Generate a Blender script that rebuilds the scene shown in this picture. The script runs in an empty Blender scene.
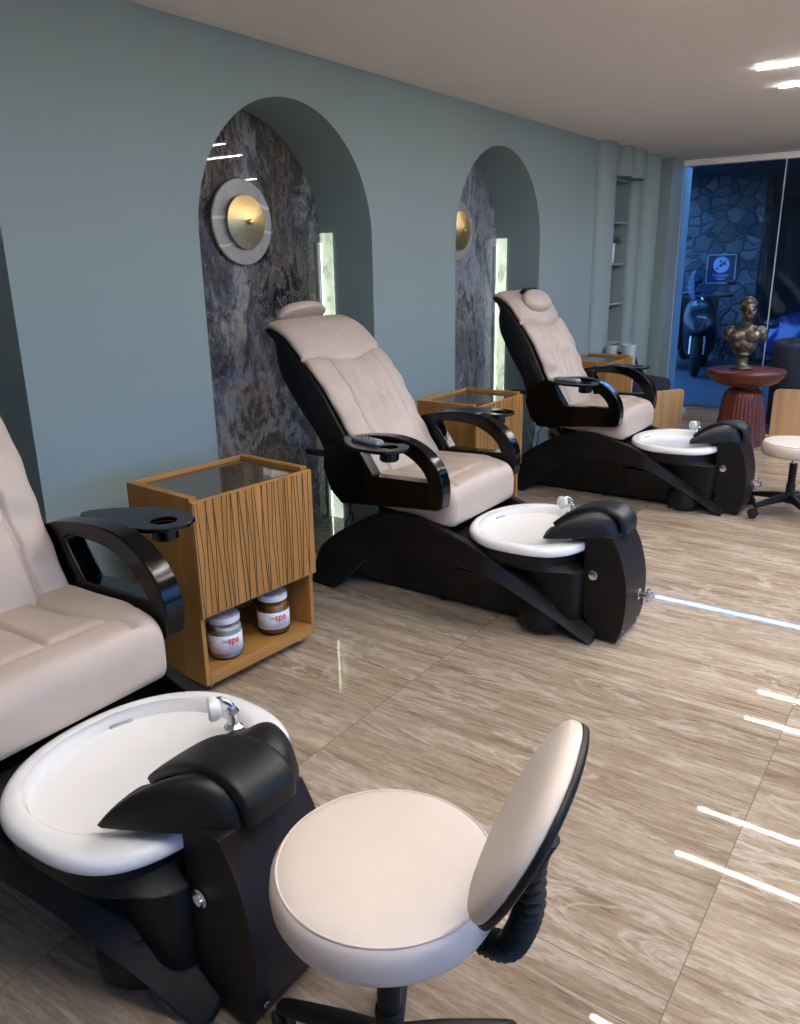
import bpy, bmesh, math, random
from mathutils import Vector, Matrix, Euler
random.seed(7)
C = bpy.context.scene.collection
PI = math.pi
sin, cos = math.sin, math.cos

# ------------------------------------------------------------------ helpers
def mesh_obj(name, bm, mat, parent=None, loc=(0, 0, 0), sharp=35, smooth=True, recalc=True):
    if recalc:
        bmesh.ops.recalc_face_normals(bm, faces=bm.faces)
    me = bpy.data.meshes.new(name)
    bm.to_mesh(me); bm.free()
    if smooth:
        for p in me.polygons: p.use_smooth = True
        me.set_sharp_from_angle(angle=math.radians(sharp))
    if mat is not None: me.materials.append(mat)
    o = bpy.data.objects.new(name, me); C.objects.link(o)
    o.location = loc
    if parent is not None: o.parent = parent
    return o

def bevel(o, w, seg=2, ang=40):
    m = o.modifiers.new('bevel', 'BEVEL'); m.width = w; m.segments = seg
    m.limit_method = 'ANGLE'; m.angle_limit = math.radians(ang); m.harden_normals = False
    return o

def tag(o, label, cat, group=None, kind=None):
    o['label'] = label; o['category'] = cat
    if group: o['group'] = group
    if kind: o['kind'] = kind
    return o

def struct(o, label=None, cat=None):
    o['kind'] = 'structure'
    if label: o['label'] = label
    if cat: o['category'] = cat
    return o

def thing(name, label, cat, loc=(0, 0, 0), rz=0, group=None):
    o = bpy.data.objects.new(name, None); C.objects.link(o)
    o.empty_display_size = .1
    o.location = loc; o.rotation_euler = (0, 0, rz)
    return tag(o, label, cat, group)

def dup(root, loc, rz, label, group=None):
    def cp(o, parent):
        c = o.copy(); C.objects.link(c)
        if parent is not None: c.parent = parent
        for ch in list(o.children): cp(ch, c)
        return c
    r = cp(root, None)
    r.location = loc; r.rotation_euler = (0, 0, rz); r['label'] = label
    if group: r['group'] = group
    return r

def BM(): return bmesh.new()

def box(bm, x0, x1, y0, y1, z0, z1, M=None):
    vs = [bm.verts.new(v) for v in ((x0,y0,z0),(x1,y0,z0),(x1,y1,z0),(x0,y1,z0),(x0,y0,z1),(x1,y0,z1),(x1,y1,z1),(x0,y1,z1))]
    for f in ((0,3,2,1),(4,5,6,7),(0,1,5,4),(1,2,6,5),(2,3,7,6),(3,0,4,7)):
        bm.faces.new([vs[i] for i in f])
    if M is not None:
        for v in vs: v.co = M @ v.co
    return vs

def loft(bm, rings, cap=True, closed=True):
    R = [[bm.verts.new(p) for p in r] for r in rings]
    n = len(R[0])
    for a, b in zip(R[:-1], R[1:]):
        for i in range(n if closed else n-1):
            j = (i+1) % n
            bm.faces.new((a[i], a[j], b[j], b[i]))
    if cap:
        bm.faces.new(R[0][::-1]); bm.faces.new(R[-1])
    return R

def lathe(bm, prof, c=(0,0,0), n=32, M=None, mod=None, cap=True):
    rings = []
    for r, z in prof:
        ring = []
        for i in range(n):
            a = 2*PI*i/n
            rr = r if mod is None else mod(r, z, a)
            p = Vector((rr*cos(a), rr*sin(a), z))
            if M is not None: p = M @ p
            ring.append(p + Vector(c))
        rings.append(ring)
    return loft(bm, rings, cap)

def tube(bm, pts, r, n=10, cap=True):
    pts = [Vector(p) for p in pts]
    m = len(pts)
    rs = r if isinstance(r, (list, tuple)) else [r]*m
    T = []
    for i in range(m):
        t = (pts[min(i+1, m-1)] - pts[max(i-1, 0)])
        T.append(t.normalized() if t.length > 1e-9 else Vector((0,0,1)))
    up = Vector((0,0,1)) if abs(T[0].z) < .9 else Vector((1,0,0))
    nrm = (up - T[0]*up.dot(T[0])).normalized()
    rings = []
    for i in range(m):
        nrm = (nrm - T[i]*nrm.dot(T[i])).normalized()
        b = T[i].cross(nrm)
        rings.append([pts[i] + (nrm*cos(2*PI*k/n) + b*sin(2*PI*k/n))*rs[i] for k in range(n)])
    return loft(bm, rings, cap)

def spline(pts, n=8, closed=False):
    """Catmull-Rom through points (any dimension)"""
    P = [Vector(p) for p in pts]; out = []
    m = len(P)
    for i in range(m if closed else m-1):
        if closed:
            p0, p1, p2, p3 = P[(i-1) % m], P[i], P[(i+1) % m], P[(i+2) % m]
        else:
            p0, p1, p2, p3 = P[max(i-1,0)], P[i], P[i+1], P[min(i+2,m-1)]
        for k in range(n):
            t = k/n
            out.append(.5*((2*p1) + (p2-p0)*t + (2*p0-5*p1+4*p2-p3)*t*t + (3*p1-p0-3*p2+p3)*t**3))
    if not closed: out.append(P[-1])
    return out

def prism(bm, poly, a0, a1, axis='y', holes=()):
    """extrude a 2D polygon (with holes); axis y: poly=(x,z); axis z: poly=(x,y); axis x: poly=(y,z)"""
    def P(u, v, w):
        return {'y': (u, w, v), 'z': (u, v, w), 'x': (w, u, v)}[axis]
    loops = [list(poly)] + [list(h) for h in holes]
    lo, hi, caps = [], [], []
    for L in loops:
        lo.append([bm.verts.new(P(u, v, a0)) for u, v in L])
        hi.append([bm.verts.new(P(u, v, a1)) for u, v in L])
    for A, B in zip(lo, hi):
        n = len(A)
        for i in range(n):
            j = (i+1) % n
            bm.faces.new((A[i], A[j], B[j], B[i]))
    if not holes:
        bm.faces.new(lo[0][::-1]); bm.faces.new(hi[0])
    else:
        for S in (lo, hi):
            es = []
            for A in S:
                for i in range(len(A)):
                    e = bm.edges.get((A[i], A[(i+1) % len(A)]))
                    es.append(e)
            bmesh.ops.triangle_fill(bm, edges=es, use_beauty=True, use_dissolve=False)

def sell(cx, cy, rx, ry, z, n=48, e=2.0, e2=None):
    """superellipse ring; e2 = exponent for the +x half"""
    out = []
    for i in range(n):
        a = 2*PI*i/n; c, s = cos(a), sin(a)
        k = e2 if (e2 and c > 0) else e
        out.append((cx + rx*math.copysign(abs(c)**(2/k), c), cy + ry*math.copysign(abs(s)**(2/k), s), z))
    return out

def uvell(bm, c, r, M=None, nu=20, nv=12):
    rings = []
    for j in range(1, nv):
        t = PI*j/nv
        ring = []
        for i in range(nu):
            a = 2*PI*i/nu
            p = Vector((r[0]*sin(t)*cos(a), r[1]*sin(t)*sin(a), -r[2]*cos(t)))
            if M is not None: p = M @ p
            ring.append(p + Vector(c))
        rings.append(ring)
    loft(bm, rings, True)

def Rz(a): return Matrix.Rotation(a, 4, 'Z')
def Ry(a): return Matrix.Rotation(a, 4, 'Y')
def Rx(a): return Matrix.Rotation(a, 4, 'X')
def gs(x, s): return math.exp(-(x/s)**2)
def sst(a, b, x):
    t = min(1, max(0, (x-a)/(b-a))); return t*t*(3-2*t)

# ------------------------------------------------------------------ materials
def s2l(c):
    return tuple((v/255/12.92 if v/255 <= .04045 else ((v/255+.055)/1.055)**2.4) for v in c) + (1,)

class NT:
    def __init__(s, name):
        s.m = bpy.data.materials.new(name); s.m.use_nodes = True
        s.t = s.m.node_tree; s.b = s.t.nodes['Principled BSDF']; s.out = s.t.nodes['Material Output']
    def n(s, typ, **kw):
        nd = s.t.nodes.new(typ)
        for k, v in kw.items():
            if k.startswith('i_'):
                key = k[2:]
                key = int(key) if key.isdigit() else key.replace('_', ' ')
                nd.inputs[key].default_value = v
            else: setattr(nd, k, v)
        return nd
    def l(s, a, b): s.t.links.new(a, b)
    def coords(s, scale=(1,1,1), rot=(0,0,0), loc=(0,0,0), kind='Object'):
        tc = s.n('ShaderNodeTexCoord'); mp = s.n('ShaderNodeMapping')
        mp.inputs['Scale'].default_value = scale; mp.inputs['Rotation'].default_value = rot; mp.inputs['Location'].default_value = loc
        s.l(tc.outputs[kind], mp.inputs['Vector']); return mp.outputs['Vector']
    def noise(s, vec, scale, detail=4, rough=.5, dist=0):
        nd = s.n('ShaderNodeTexNoise'); s.l(vec, nd.inputs['Vector'])
        nd.inputs['Scale'].default_value = scale; nd.inputs['Detail'].default_value = detail
        nd.inputs['Roughness'].default_value = rough; nd.inputs['Distortion'].default_value = dist
        return nd.outputs['Fac']
    def ramp(s, fac, stops, interp='LINEAR'):
        r = s.n('ShaderNodeValToRGB'); e = r.color_ramp.elements; r.color_ramp.interpolation = interp
        while len(e) < len(stops): e.new(.5)
        for k, (p, c) in enumerate(stops):
            e[k].position = p; e[k].color = c if len(c) == 4 else s2l(c)
        s.l(fac, r.inputs['Fac']); return r.outputs['Color']
    def mix(s, fac, a, b, mode='MIX'):
        x = s.n('ShaderNodeMix', data_type='RGBA', blend_type=mode)
        for v, i in ((fac, 0), (a, 6), (b, 7)):
            if isinstance(v, (int, float)): x.inputs[i].default_value = v
            elif isinstance(v, tuple): x.inputs[i].default_value = v
            else: s.l(v, x.inputs[i])
        return x.outputs[2]
    def math(s, op, a, b=0.0):
        x = s.n('ShaderNodeMath', operation=op)
        for v, i in ((a, 0), (b, 1)):
            if isinstance(v, (int, float)): x.inputs[i].default_value = v
            else: s.l(v, x.inputs[i])
        return x.outputs[0]
    def bump(s, h, strength=.2, dist=.01):
        b = s.n('ShaderNodeBump'); b.inputs['Strength'].default_value = strength; b.inputs['Distance'].default_value = dist
        s.l(h, b.inputs['Height']); s.l(b.outputs['Normal'], s.b.inputs['Normal'])
    def set(s, **kw):
        for k, v in kw.items():
            key = k.replace('_', ' ')
            if hasattr(v, 'node'): s.l(v, s.b.inputs[key])
            else: s.b.inputs[key].default_value = v
        return s

def plain(name, rgb, rough=.5, metal=0, var=.06, vscale=6, bump=0, bscale=200, spec=.5, coat=0):
    t = NT(name); v = t.coords()
    f = t.noise(v, vscale, 3)
    base = s2l(rgb)
    dark = tuple(c*(1-var) for c in base[:3]) + (1,); lite = tuple(min(1, c*(1+var)) for c in base[:3]) + (1,)
    col = t.ramp(f, [(.3, dark), (.7, lite)])
    t.set(Base_Color=col, Roughness=rough, Metallic=metal)
    t.b.inputs['Specular IOR Level'].default_value = spec
    if coat: t.b.inputs['Coat Weight'].default_value = coat
    if bump: t.bump(t.noise(v, bscale, 3), bump, .002)
    return t.m

def emit(name, rgb, s):
    t = NT(name)
    t.set(Base_Color=s2l(rgb)); t.b.inputs['Emission Color'].default_value = s2l(rgb); t.b.inputs['Emission Strength'].default_value = s
    return t.m

def wood(name, cols, scale=(1,1,1), grain=30, rough=.4, dirn='z', contrast=(.3, .7), coat=0, spec=.4):
    t = NT(name)
    sc = {'z': (1,1,.06), 'x': (.06,1,1), 'y': (1,.06,1)}[dirn]
    v = t.coords(tuple(a*b for a, b in zip(sc, scale)))
    f1 = t.noise(v, grain, 5, .6, .3); f2 = t.noise(v, grain*.25, 3, .5, .6)
    f = t.math('ADD', t.math('MULTIPLY', f1, .55), t.math('MULTIPLY', f2, .45))
    stops = [(contrast[0] + (contrast[1]-contrast[0])*i/(len(cols)-1), c) for i, c in enumerate(cols)]
    t.set(Base_Color=t.ramp(f, stops), Roughness=rough)
    t.b.inputs['Specular IOR Level'].default_value = spec
    if coat: t.b.inputs['Coat Weight'].default_value = coat
    t.bump(f1, .08, .002)
    return t.m

M = {}
M['wall'] = plain('teal_wall_paint', (134, 152, 154), .55, var=.02, vscale=2, bump=.03, bscale=300, spec=.3)
M['ceiling'] = plain('white_ceiling_paint', (242, 237, 232), .8, var=.01, spec=.2)
M['plaster'] = plain('off_white_plaster', (205, 200, 192), .8, var=.02, spec=.2)
M['leather'] = plain('beige_leather', (191, 175, 162), .42, var=.03, vscale=9, bump=.12, bscale=700)
M['leather_stool'] = plain('cream_vinyl', (212, 200, 191), .45, var=.02, vscale=9, bump=.06, bscale=900)
M['stitch'] = plain('stitch_thread', (150, 132, 120), .8)
M['gloss_black'] = plain('gloss_black_lacquer', (6, 6, 8), .14, var=.1, spec=.3)
M['shell_black'] = plain('black_shell_plastic', (9, 10, 14), .4, spec=.35, var=.1, bump=.05, bscale=600)
M['satin_black'] = plain('satin_black_plastic', (11, 11, 12), .5, spec=.35, var=.1, bump=.06, bscale=500)
M['pad_black'] = plain('black_pu_foam', (13, 14, 17), .45, spec=.4, var=.1, bump=.05, bscale=900)
M['rubber'] = plain('black_rubber', (16, 16, 17), .65, var=.1)
M['espresso'] = wood('espresso_laminate', [(20, 16, 17), (31, 26, 26), (44, 38, 38)], grain=26, rough=.48, spec=.22)
M['espresso_h'] = wood('espresso_laminate_long', [(16, 14, 14), (24, 21, 21), (34, 30, 30)], grain=26, rough=.48, dirn='x', spec=.22)
M['porcelain'] = plain('white_acrylic', (238, 239, 241), .13, var=.01, spec=.6)
M['chrome'] = plain('chrome', (225, 226, 230), .12, 1, var=.02)
M['steel'] = plain('brushed_steel', (170, 168, 165), .3, 1, var=.05)
M['oak_cab'] = wood('honey_oak_veneer', [(138, 94, 43), (164, 117, 58), (180, 134, 74)], grain=22, rough=.42)
M['oak_cab_h'] = wood('honey_oak_veneer_across', [(140, 96, 45), (166, 119, 60), (182, 136, 76)], grain=22, rough=.42, dirn='y')
M['oak_pale'] = wood('pale_oak_board', [(164, 126, 88), (200, 162, 118), (218, 184, 142)], grain=12, rough=.5)
M['mahogany'] = wood('mahogany', [(58, 26, 17), (92, 44, 28), (120, 62, 40)], grain=24, rough=.33)
M['mahogany_h'] = wood('mahogany_across', [(66, 32, 23), (98, 52, 38), (120, 70, 52)], grain=18, rough=.32, dirn='x')
M['navy'] = plain('navy_velvet', (22, 30, 52), .8, var=.12, vscale=12, bump=.15, bscale=400)
M['white_plastic'] = plain('white_plastic', (232, 232, 233), .35, var=.01)
M['remote_grey'] = plain('remote_silver_plastic', (150, 152, 158), .35, .3, var=.03)
M['remote_btn'] = plain('remote_dark_buttons', (70, 72, 78), .5)
M['label_white'] = plain('paper_label', (236, 234, 236), .6, var=.01)
M['label_red'] = plain('red_print', (214, 52, 48), .6)
M['label_grey'] = plain('grey_print', (165, 168, 178), .6)
M['cream'] = plain('white_cream', (228, 222, 212), .35, var=.05, vscale=30)
M['amber'] = plain('amber_gel', (176, 112, 34), .25, var=.2, vscale=25)
M['alabaster'] = None
M['alu_white'] = plain('white_aluminium', (200, 205, 210), .4, var=.01)
M['cable_black'] = plain('black_cable', (14, 14, 15), .5)
M['cable_white'] = plain('white_cable', (210, 210, 212), .5)
M['cable_lime'] = plain('lime_cable', (170, 190, 40), .5)
M['leaf'] = plain('plant_leaf', (84, 122, 84), .5, var=.35, vscale=30)
M['pot'] = plain('white_ceramic', (225, 228, 228), .3, var=.01)
M['bin'] = plain('pale_bin_plastic', (168, 180, 188), .5, var=.02)
M['light'] = emit('led_diffuser', (255, 249, 243), 140)
M['light_frame'] = plain('white_light_frame', (235, 232, 228), .5)
M['led_warm'] = emit('niche_led', (244, 255, 226), 9)
M['led_blue'] = emit('outdoor_led', (150, 205, 255), 80)
M['concrete'] = plain('concrete_paving', (84, 92, 104), .55, var=.1, vscale=3, bump=.1, bscale=60)
M['soffit_out'] = plain('outdoor_render', (62, 66, 72), .8)
M['dark_render'] = plain('dark_outdoor_render', (34, 38, 44), .8)
M['car_blue'] = plain('dark_blue_car_paint', (38, 62, 120), .25, .3, var=.02, coat=.6)
M['car_glass'] = plain('dark_car_glass', (10, 13, 18), .08)
M['tyre'] = plain('tyre_rubber', (14, 14, 15), .8)
M['moto_dark'] = plain('dark_scooter_paint', (24, 28, 40), .3, .2, coat=.4)
M['head_glass'] = plain('headlamp_lens', (90, 100, 115), .15, .5)
M['sign_navy'] = plain('navy_sign', (16, 26, 62), .5)
M['sign_pale'] = plain('pale_blue_print', (150, 176, 220), .6)

def m_bronze():
    t = NT('antique_bronze'); v = t.coords()
    f = t.noise(v, 26, 5, .6); g = t.noise(v, 90, 3, .6)
    t.set(Base_Color=t.ramp(f, [(.3, (50, 45, 40)), (.55, (106, 98, 88)), (.75, (172, 162, 148))]), Metallic=.75, Roughness=.42)
    t.bump(t.math('ADD', f, g), .35, .006); return t.m
M['bronze'] = m_bronze()

def m_brass():
    t = NT('spun_brass'); v = t.coords()
    # radial brushing: noise of the angle around the disc's own x axis
    sx = t.n('ShaderNodeSeparateXYZ'); t.l(v, sx.inputs[0])
    ang = t.math('ARCTAN2', sx.outputs['Y'], sx.outputs['Z'])
    cb = t.n('ShaderNodeCombineXYZ'); t.l(ang, cb.inputs[0])
    f = t.noise(cb.outputs[0], 16, 3, .6)
    t.set(Base_Color=t.ramp(f, [(.3, (178, 152, 98)), (.7, (220, 198, 146))]), Metallic=1.0, Roughness=.34)
    t.b.inputs['Anisotropic'].default_value = .5
    return t.m
M['brass'] = m_brass()

def m_alab():
    t = NT('grey_alabaster'); v = t.coords()
    f = t.noise(v, 5, 5, .6, 1.2); w = t.n('ShaderNodeTexWave', i_Scale=2.2, i_Distortion=7.0, i_Detail=3.0); t.l(v, w.inputs['Vector'])
    w.bands_direction = 'Z'
    vein = t.ramp(w.outputs['Fac'], [(.0, (0,0,0,1)), (.93, (0,0,0,1)), (1, (1,1,1,1))])
    base = t.ramp(f, [(.3, (142, 142, 138)), (.7, (172, 172, 168))])
    t.set(Base_Color=t.mix(t.math('MULTIPLY', vein, .6), base, s2l((225, 224, 220))), Roughness=.3); return t.m
M['alabaster'] = m_alab()

def m_glass(name, tint=(1,1,1,1), refl=1.0):
    t = NT(name); nt = t.t; nt.nodes.remove(t.b)
    tr = t.n('ShaderNodeBsdfTransparent'); tr.inputs['Color'].default_value = tint
    gl = t.n('ShaderNodeBsdfGlossy'); gl.inputs['Roughness'].default_value = .02
    fr = t.n('ShaderNodeFresnel'); fr.inputs['IOR'].default_value = 1.45
    mx = t.n('ShaderNodeMixShader')
    t.l(t.math('MULTIPLY', fr.outputs[0], refl), mx.inputs[0]); t.l(tr.outputs[0], mx.inputs[1]); t.l(gl.outputs[0], mx.inputs[2]); t.l(mx.outputs[0], t.out.inputs['Surface'])
    return t.m
M['glass'] = m_glass('blue_tinted_glass', (.66, .82, 1, 1), .8)  # blue of the outdoor light is put into the pane tint
M['jar_glass'] = m_glass('clear_jar_glass', (.97, .98, .98, 1))
def m_glasstop():
    t = NT('smoked_glass_top'); v = t.coords()
    t.set(Base_Color=t.ramp(t.noise(v, 3, 3), [(.3, (72, 62, 50)), (.7, (84, 74, 60))]), Roughness=.05)
    t.b.inputs['Specular IOR Level'].default_value = .9
    t.bump(t.noise(t.coords((1, 3, 1)), 7, 2), .05, .01)
    return t.m
M['glass_top'] = m_glasstop()

def m_floor():
    t = NT('travertine_tiles'); tc = t.n('ShaderNodeTexCoord'); v = tc.outputs['Object']
    sx = t.n('ShaderNodeSeparateXYZ'); t.l(v, sx.inputs[0])
    TX, TY = 1.214, 1.22
    u = t.math('DIVIDE', t.math('ADD', sx.outputs['X'], .298), TX)
    w = t.math('DIVIDE', t.math('ADD', sx.outputs['Y'], -1.376), TY)
    ix = t.math('FLOOR', u)
    # running offset of every second column of slabs
    w = t.math('ADD', w, t.math('MULTIPLY', t.math('SUBTRACT', 1.0, t.math('FLOORED_MODULO', ix, 2.0)), .51))
    iy = t.math('FLOOR', w)
    fu = t.math('FRACT', u); fw = t.math('FRACT', w)
    du = t.math('MULTIPLY', t.math('MINIMUM', fu, t.math('SUBTRACT', 1.0, fu)), TX)
    dw = t.math('MULTIPLY', t.math('MINIMUM', fw, t.math('SUBTRACT', 1.0, fw)), TY)
    dj = t.math('MINIMUM', du, dw)
    joint = t.math('LESS_THAN', dj, .0016)
    cell = t.n('ShaderNodeCombineXYZ'); t.l(ix, cell.inputs[0]); t.l(iy, cell.inputs[1])
    wn = t.n('ShaderNodeTexWhiteNoise', noise_dimensions='3D'); t.l(cell.outputs[0], wn.inputs['Vector'])
    # grain runs along x, offset per slab
    off = t.n('ShaderNodeVectorMath', operation='SCALE'); t.l(wn.outputs['Color'], off.inputs[0]); off.inputs['Scale'].default_value = 37
    add = t.n('ShaderNodeVectorMath', operation='ADD'); t.l(v, add.inputs[0]); t.l(off.outputs[0], add.inputs[1])
    mp = t.n('ShaderNodeMapping'); mp.inputs['Scale'].default_value = (.09, 1, 1); mp.inputs['Rotation'].default_value = (0, 0, .03); t.l(add.outputs[0], mp.inputs['Vector'])
    # long wavy bands
    mp2 = t.n('ShaderNodeMapping'); mp2.inputs['Scale'].default_value = (.18, 1, 1); t.l(add.outputs[0], mp2.inputs['Vector'])
    f1 = t.noise(mp.outputs[0], 9, 6, .62, .35)
    f2 = t.noise(mp.outputs[0], 38, 8, .74, .45)
    f3 = t.noise(mp2.outputs[0], 50, 9, .78, .9)
    fine = t.noise(mp2.outputs[0], 95, 7, .8, .4)
    f = t.math('ADD', t.math('ADD', t.math('MULTIPLY', f1, .34), t.math('MULTIPLY', f2, .38)), t.math('MULTIPLY', f3, .28))
    base = t.ramp(f, [(.39, (134, 117, 98)), (.46, (172, 155, 135)), (.52, (192, 177, 158)), (.59, (218, 207, 192))])
    mpv = t.n('ShaderNodeMapping'); mpv.inputs['Scale'].default_value = (.22, 1, 1); mpv.inputs['Rotation'].default_value = (0, 0, .05); t.l(add.outputs[0], mpv.inputs['Vector'])
    vn = t.noise(mpv.outputs[0], 5.5, 9, .66, .9)
    vein = t.ramp(t.math('ABSOLUTE', t.math('SUBTRACT', vn, .55)), [(.0, (1,1,1,1)), (.012, (.4,.4,.4,1)), (.035, (0,0,0,1))])
    base = t.mix(t.math('MULTIPLY', t.math('MULTIPLY', vein, 1.0), t.math('ADD', .35, fine)), base, s2l((224, 214, 202)))
    dk = t.ramp(t.noise(mp.outputs[0], 21, 7, .7, .6), [(.30, (1,1,1,1)), (.37, (0,0,0,1))])
    base = t.mix(t.math('MULTIPLY', dk, .5), base, s2l((120, 104, 90)))
    base = t.mix(t.math('MULTIPLY', t.math('MAXIMUM', t.math('SUBTRACT', fine, .48), 0.0), 2.2), base, s2l((112, 97, 82)))
    tone = t.ramp(wn.outputs['Value'], [(0, s2l((216, 210, 206))), (1, s2l((255, 252, 248)))])
    base = t.mix(1.0, base, tone, 'MULTIPLY')
    base = t.mix(t.math('MULTIPLY', joint, .75), base, s2l((120, 106, 94)))
    t.set(Base_Color=base, Roughness=t.math('ADD', .008, t.math('MULTIPLY', f3, .03)))
    t.b.inputs['Specular IOR Level'].default_value = .5
    h = t.math('SUBTRACT', t.math('MULTIPLY', f1, .12), t.math('MULTIPLY', joint, 1.0))
    t.bump(h, .03, .002)
    return t.m
M['floor'] = m_floor()

def m_marble(name, tones, loc, rot=0.0, veins=.5):
    t = NT(name)
    v = t.coords((1, 1, .55), (rot, 0, 0), loc)
    w1 = t.noise(v, 1.35, 6, .58, 1.3)
    warp = t.n('ShaderNodeVectorMath', operation='ADD'); 
    nz = t.n('ShaderNodeTexNoise', i_Scale=2.3, i_Detail=6.0); t.l(v, nz.inputs['Vector'])
    sc = t.n('ShaderNodeVectorMath', operation='SCALE'); t.l(nz.outputs['Color'], sc.inputs[0]); sc.inputs['Scale'].default_value = .9
    t.l(v, warp.inputs[0]); t.l(sc.outputs[0], warp.inputs[1])
    w2 = t.noise(warp.outputs[0], 4.5, 9, .68, .8)
    w3 = t.noise(warp.outputs[0], 14, 8, .72, .5)
    f = t.math('ADD', t.math('ADD', t.math('MULTIPLY', w1, .52), t.math('MULTIPLY', w2, .28)), t.math('MULTIPLY', w3, .20))
    base = t.ramp(f, [(.38 + .24*i/(len(tones)-1), c) for i, c in enumerate(tones)])
    ridge = t.math('ABSOLUTE', t.math('SUBTRACT', w2, .5))
    vein = t.ramp(ridge, [(0, (1,1,1,1)), (.018, (0,0,0,1))])
    base = t.mix(t.math('MULTIPLY', vein, veins), base, s2l((205, 205, 205)))
    ridge2 = t.math('ABSOLUTE', t.math('SUBTRACT', w3, .44))
    dv = t.ramp(ridge2, [(0, (1,1,1,1)), (.022, (0,0,0,1))])
    base = t.mix(t.math('MULTIPLY', dv, .6), base, s2l((32, 32, 36)))
    t.set(Base_Color=base, Roughness=.015); return t.m
M['marble_a'] = m_marble('grey_brown_blue_marble', [(30, 30, 32), (58, 54, 52), (104, 96, 90), (76, 72, 71), (98, 103, 114), (158, 156, 153), (88, 82, 78)], (0, .2, .1), .5, .3)
M['marble_b'] = m_marble('blue_grey_marble', [(52, 56, 68), (96, 102, 116), (150, 156, 168), (104, 116, 142), (190, 194, 200)], (3, 5, 2), .7, .5)
M['marble_pale'] = m_marble('pale_green_marble', [(120, 128, 118), (172, 180, 166), (205, 212, 198), (190, 196, 182)], (7, 1, 3), .2, .4)
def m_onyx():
    t = NT('added_glow_onyx'); v = t.coords((1, 1, .6), (.3, 0, 0), (3, 1, 2))
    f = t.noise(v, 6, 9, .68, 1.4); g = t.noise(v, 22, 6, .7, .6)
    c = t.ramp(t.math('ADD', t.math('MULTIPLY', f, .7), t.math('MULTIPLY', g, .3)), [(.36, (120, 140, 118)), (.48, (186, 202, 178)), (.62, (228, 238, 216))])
    t.set(Base_Color=c, Roughness=.15); t.l(c, t.b.inputs['Emission Color']); t.b.inputs['Emission Strength'].default_value = .95  # glow is put into the slab as emission, no lamp stands behind it
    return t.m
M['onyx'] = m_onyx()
M['marble_dark'] = m_marble('dark_plinth_marble', [(80, 76, 66), (120, 112, 96), (150, 142, 124)], (1, 2, 3), .2, .3)

def m_stone():
    t = NT('rubble_stone'); v = t.coords((1, 1, 1.25))
    nz = t.n('ShaderNodeTexNoise', i_Scale=3.0, i_Detail=3.0); t.l(v, nz.inputs['Vector'])
    sc = t.n('ShaderNodeVectorMath', operation='SCALE'); t.l(nz.outputs['Color'], sc.inputs[0]); sc.inputs['Scale'].default_value = .22
    wp = t.n('ShaderNodeVectorMath', operation='ADD'); t.l(v, wp.inputs[0]); t.l(sc.outputs[0], wp.inputs[1])
    vo = t.n('ShaderNodeTexVoronoi', i_Scale=4.6); vo.feature = 'DISTANCE_TO_EDGE'; t.l(wp.outputs[0], vo.inputs['Vector'])
    vc = t.n('ShaderNodeTexVoronoi', i_Scale=4.6); t.l(wp.outputs[0], vc.inputs['Vector'])
    tone = t.n('ShaderNodeSeparateXYZ'); t.l(vc.outputs['Color'], tone.inputs[0])
    f = t.math('ADD', t.math('MULTIPLY', tone.outputs[0], .6), t.math('MULTIPLY', t.noise(v, 14, 5), .4))
    stone = t.ramp(f, [(.2, (62, 67, 74)), (.5, (90, 95, 102)), (.8, (122, 126, 132))])
    j = t.ramp(vo.outputs['Distance'], [(.0, (1,1,1,1)), (.05, (0,0,0,1))])
    t.set(Base_Color=t.mix(t.math('MULTIPLY', j, .8), stone, s2l((44, 46, 50))), Roughness=.85)
    t.bump(t.ramp(vo.outputs['Distance'], [(0, (0,0,0,1)), (.12, (1,1,1,1))]), .6, .04)
    return t.m
M['stone'] = m_stone()

# ------------------------------------------------------------------ camera
cam = bpy.data.cameras.new('camera'); co = bpy.data.objects.new('camera', cam); C.objects.link(co)
H = 1.5
yaw, pitch, roll, F = math.radians(35.22004), math.radians(17.33172), math.radians(-1.00096), 795.44
f_ = Vector((-sin(yaw)*cos(pitch), cos(yaw)*cos(pitch), -sin(pitch)))
r_ = Vector((cos(yaw), sin(yaw), 0)); u_ = r_.cross(f_)
r2 = r_*cos(roll) + u_*sin(roll); u2 = -r_*sin(roll) + u_*cos(roll)
mw = Matrix((r2, u2, -f_)).transposed().to_4x4(); mw.translation = (0, 0, H)
co.matrix_world = mw
cam.sensor_fit = 'HORIZONTAL'; cam.sensor_width = 36; cam.lens = 36*F/800
cam.clip_start = .05; cam.clip_end = 200
bpy.context.scene.camera = co

# ------------------------------------------------------------------ room
WX, NB, HC = -2.69, -3.065, 2.426       # wall face, niche back, ceiling
YW, XW = 8.65, -2.565                   # end window plane, its left edge
XR, YB = 3.6, -3.0                      # right wall, rear wall
R0 = .6
ARCH = [.941, 2.996, 5.056]
SPR = 1.625                              # springing height

bm = BM(); box(bm, -3.3, XR+.2, YB-.2, YW+.02, -.12, 0)
struct(mesh_obj('floor', bm, M['floor'], smooth=False))
bm = BM(); box(bm, -3.3, XR+.2, YB-.2, YW-.22, HC, HC+.12); box(bm, -3.3, XR+.2, YW-.22, YW+.06, HC, HC+.12)
struct(mesh_obj('ceiling', bm, M['ceiling'], smooth=False))

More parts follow.
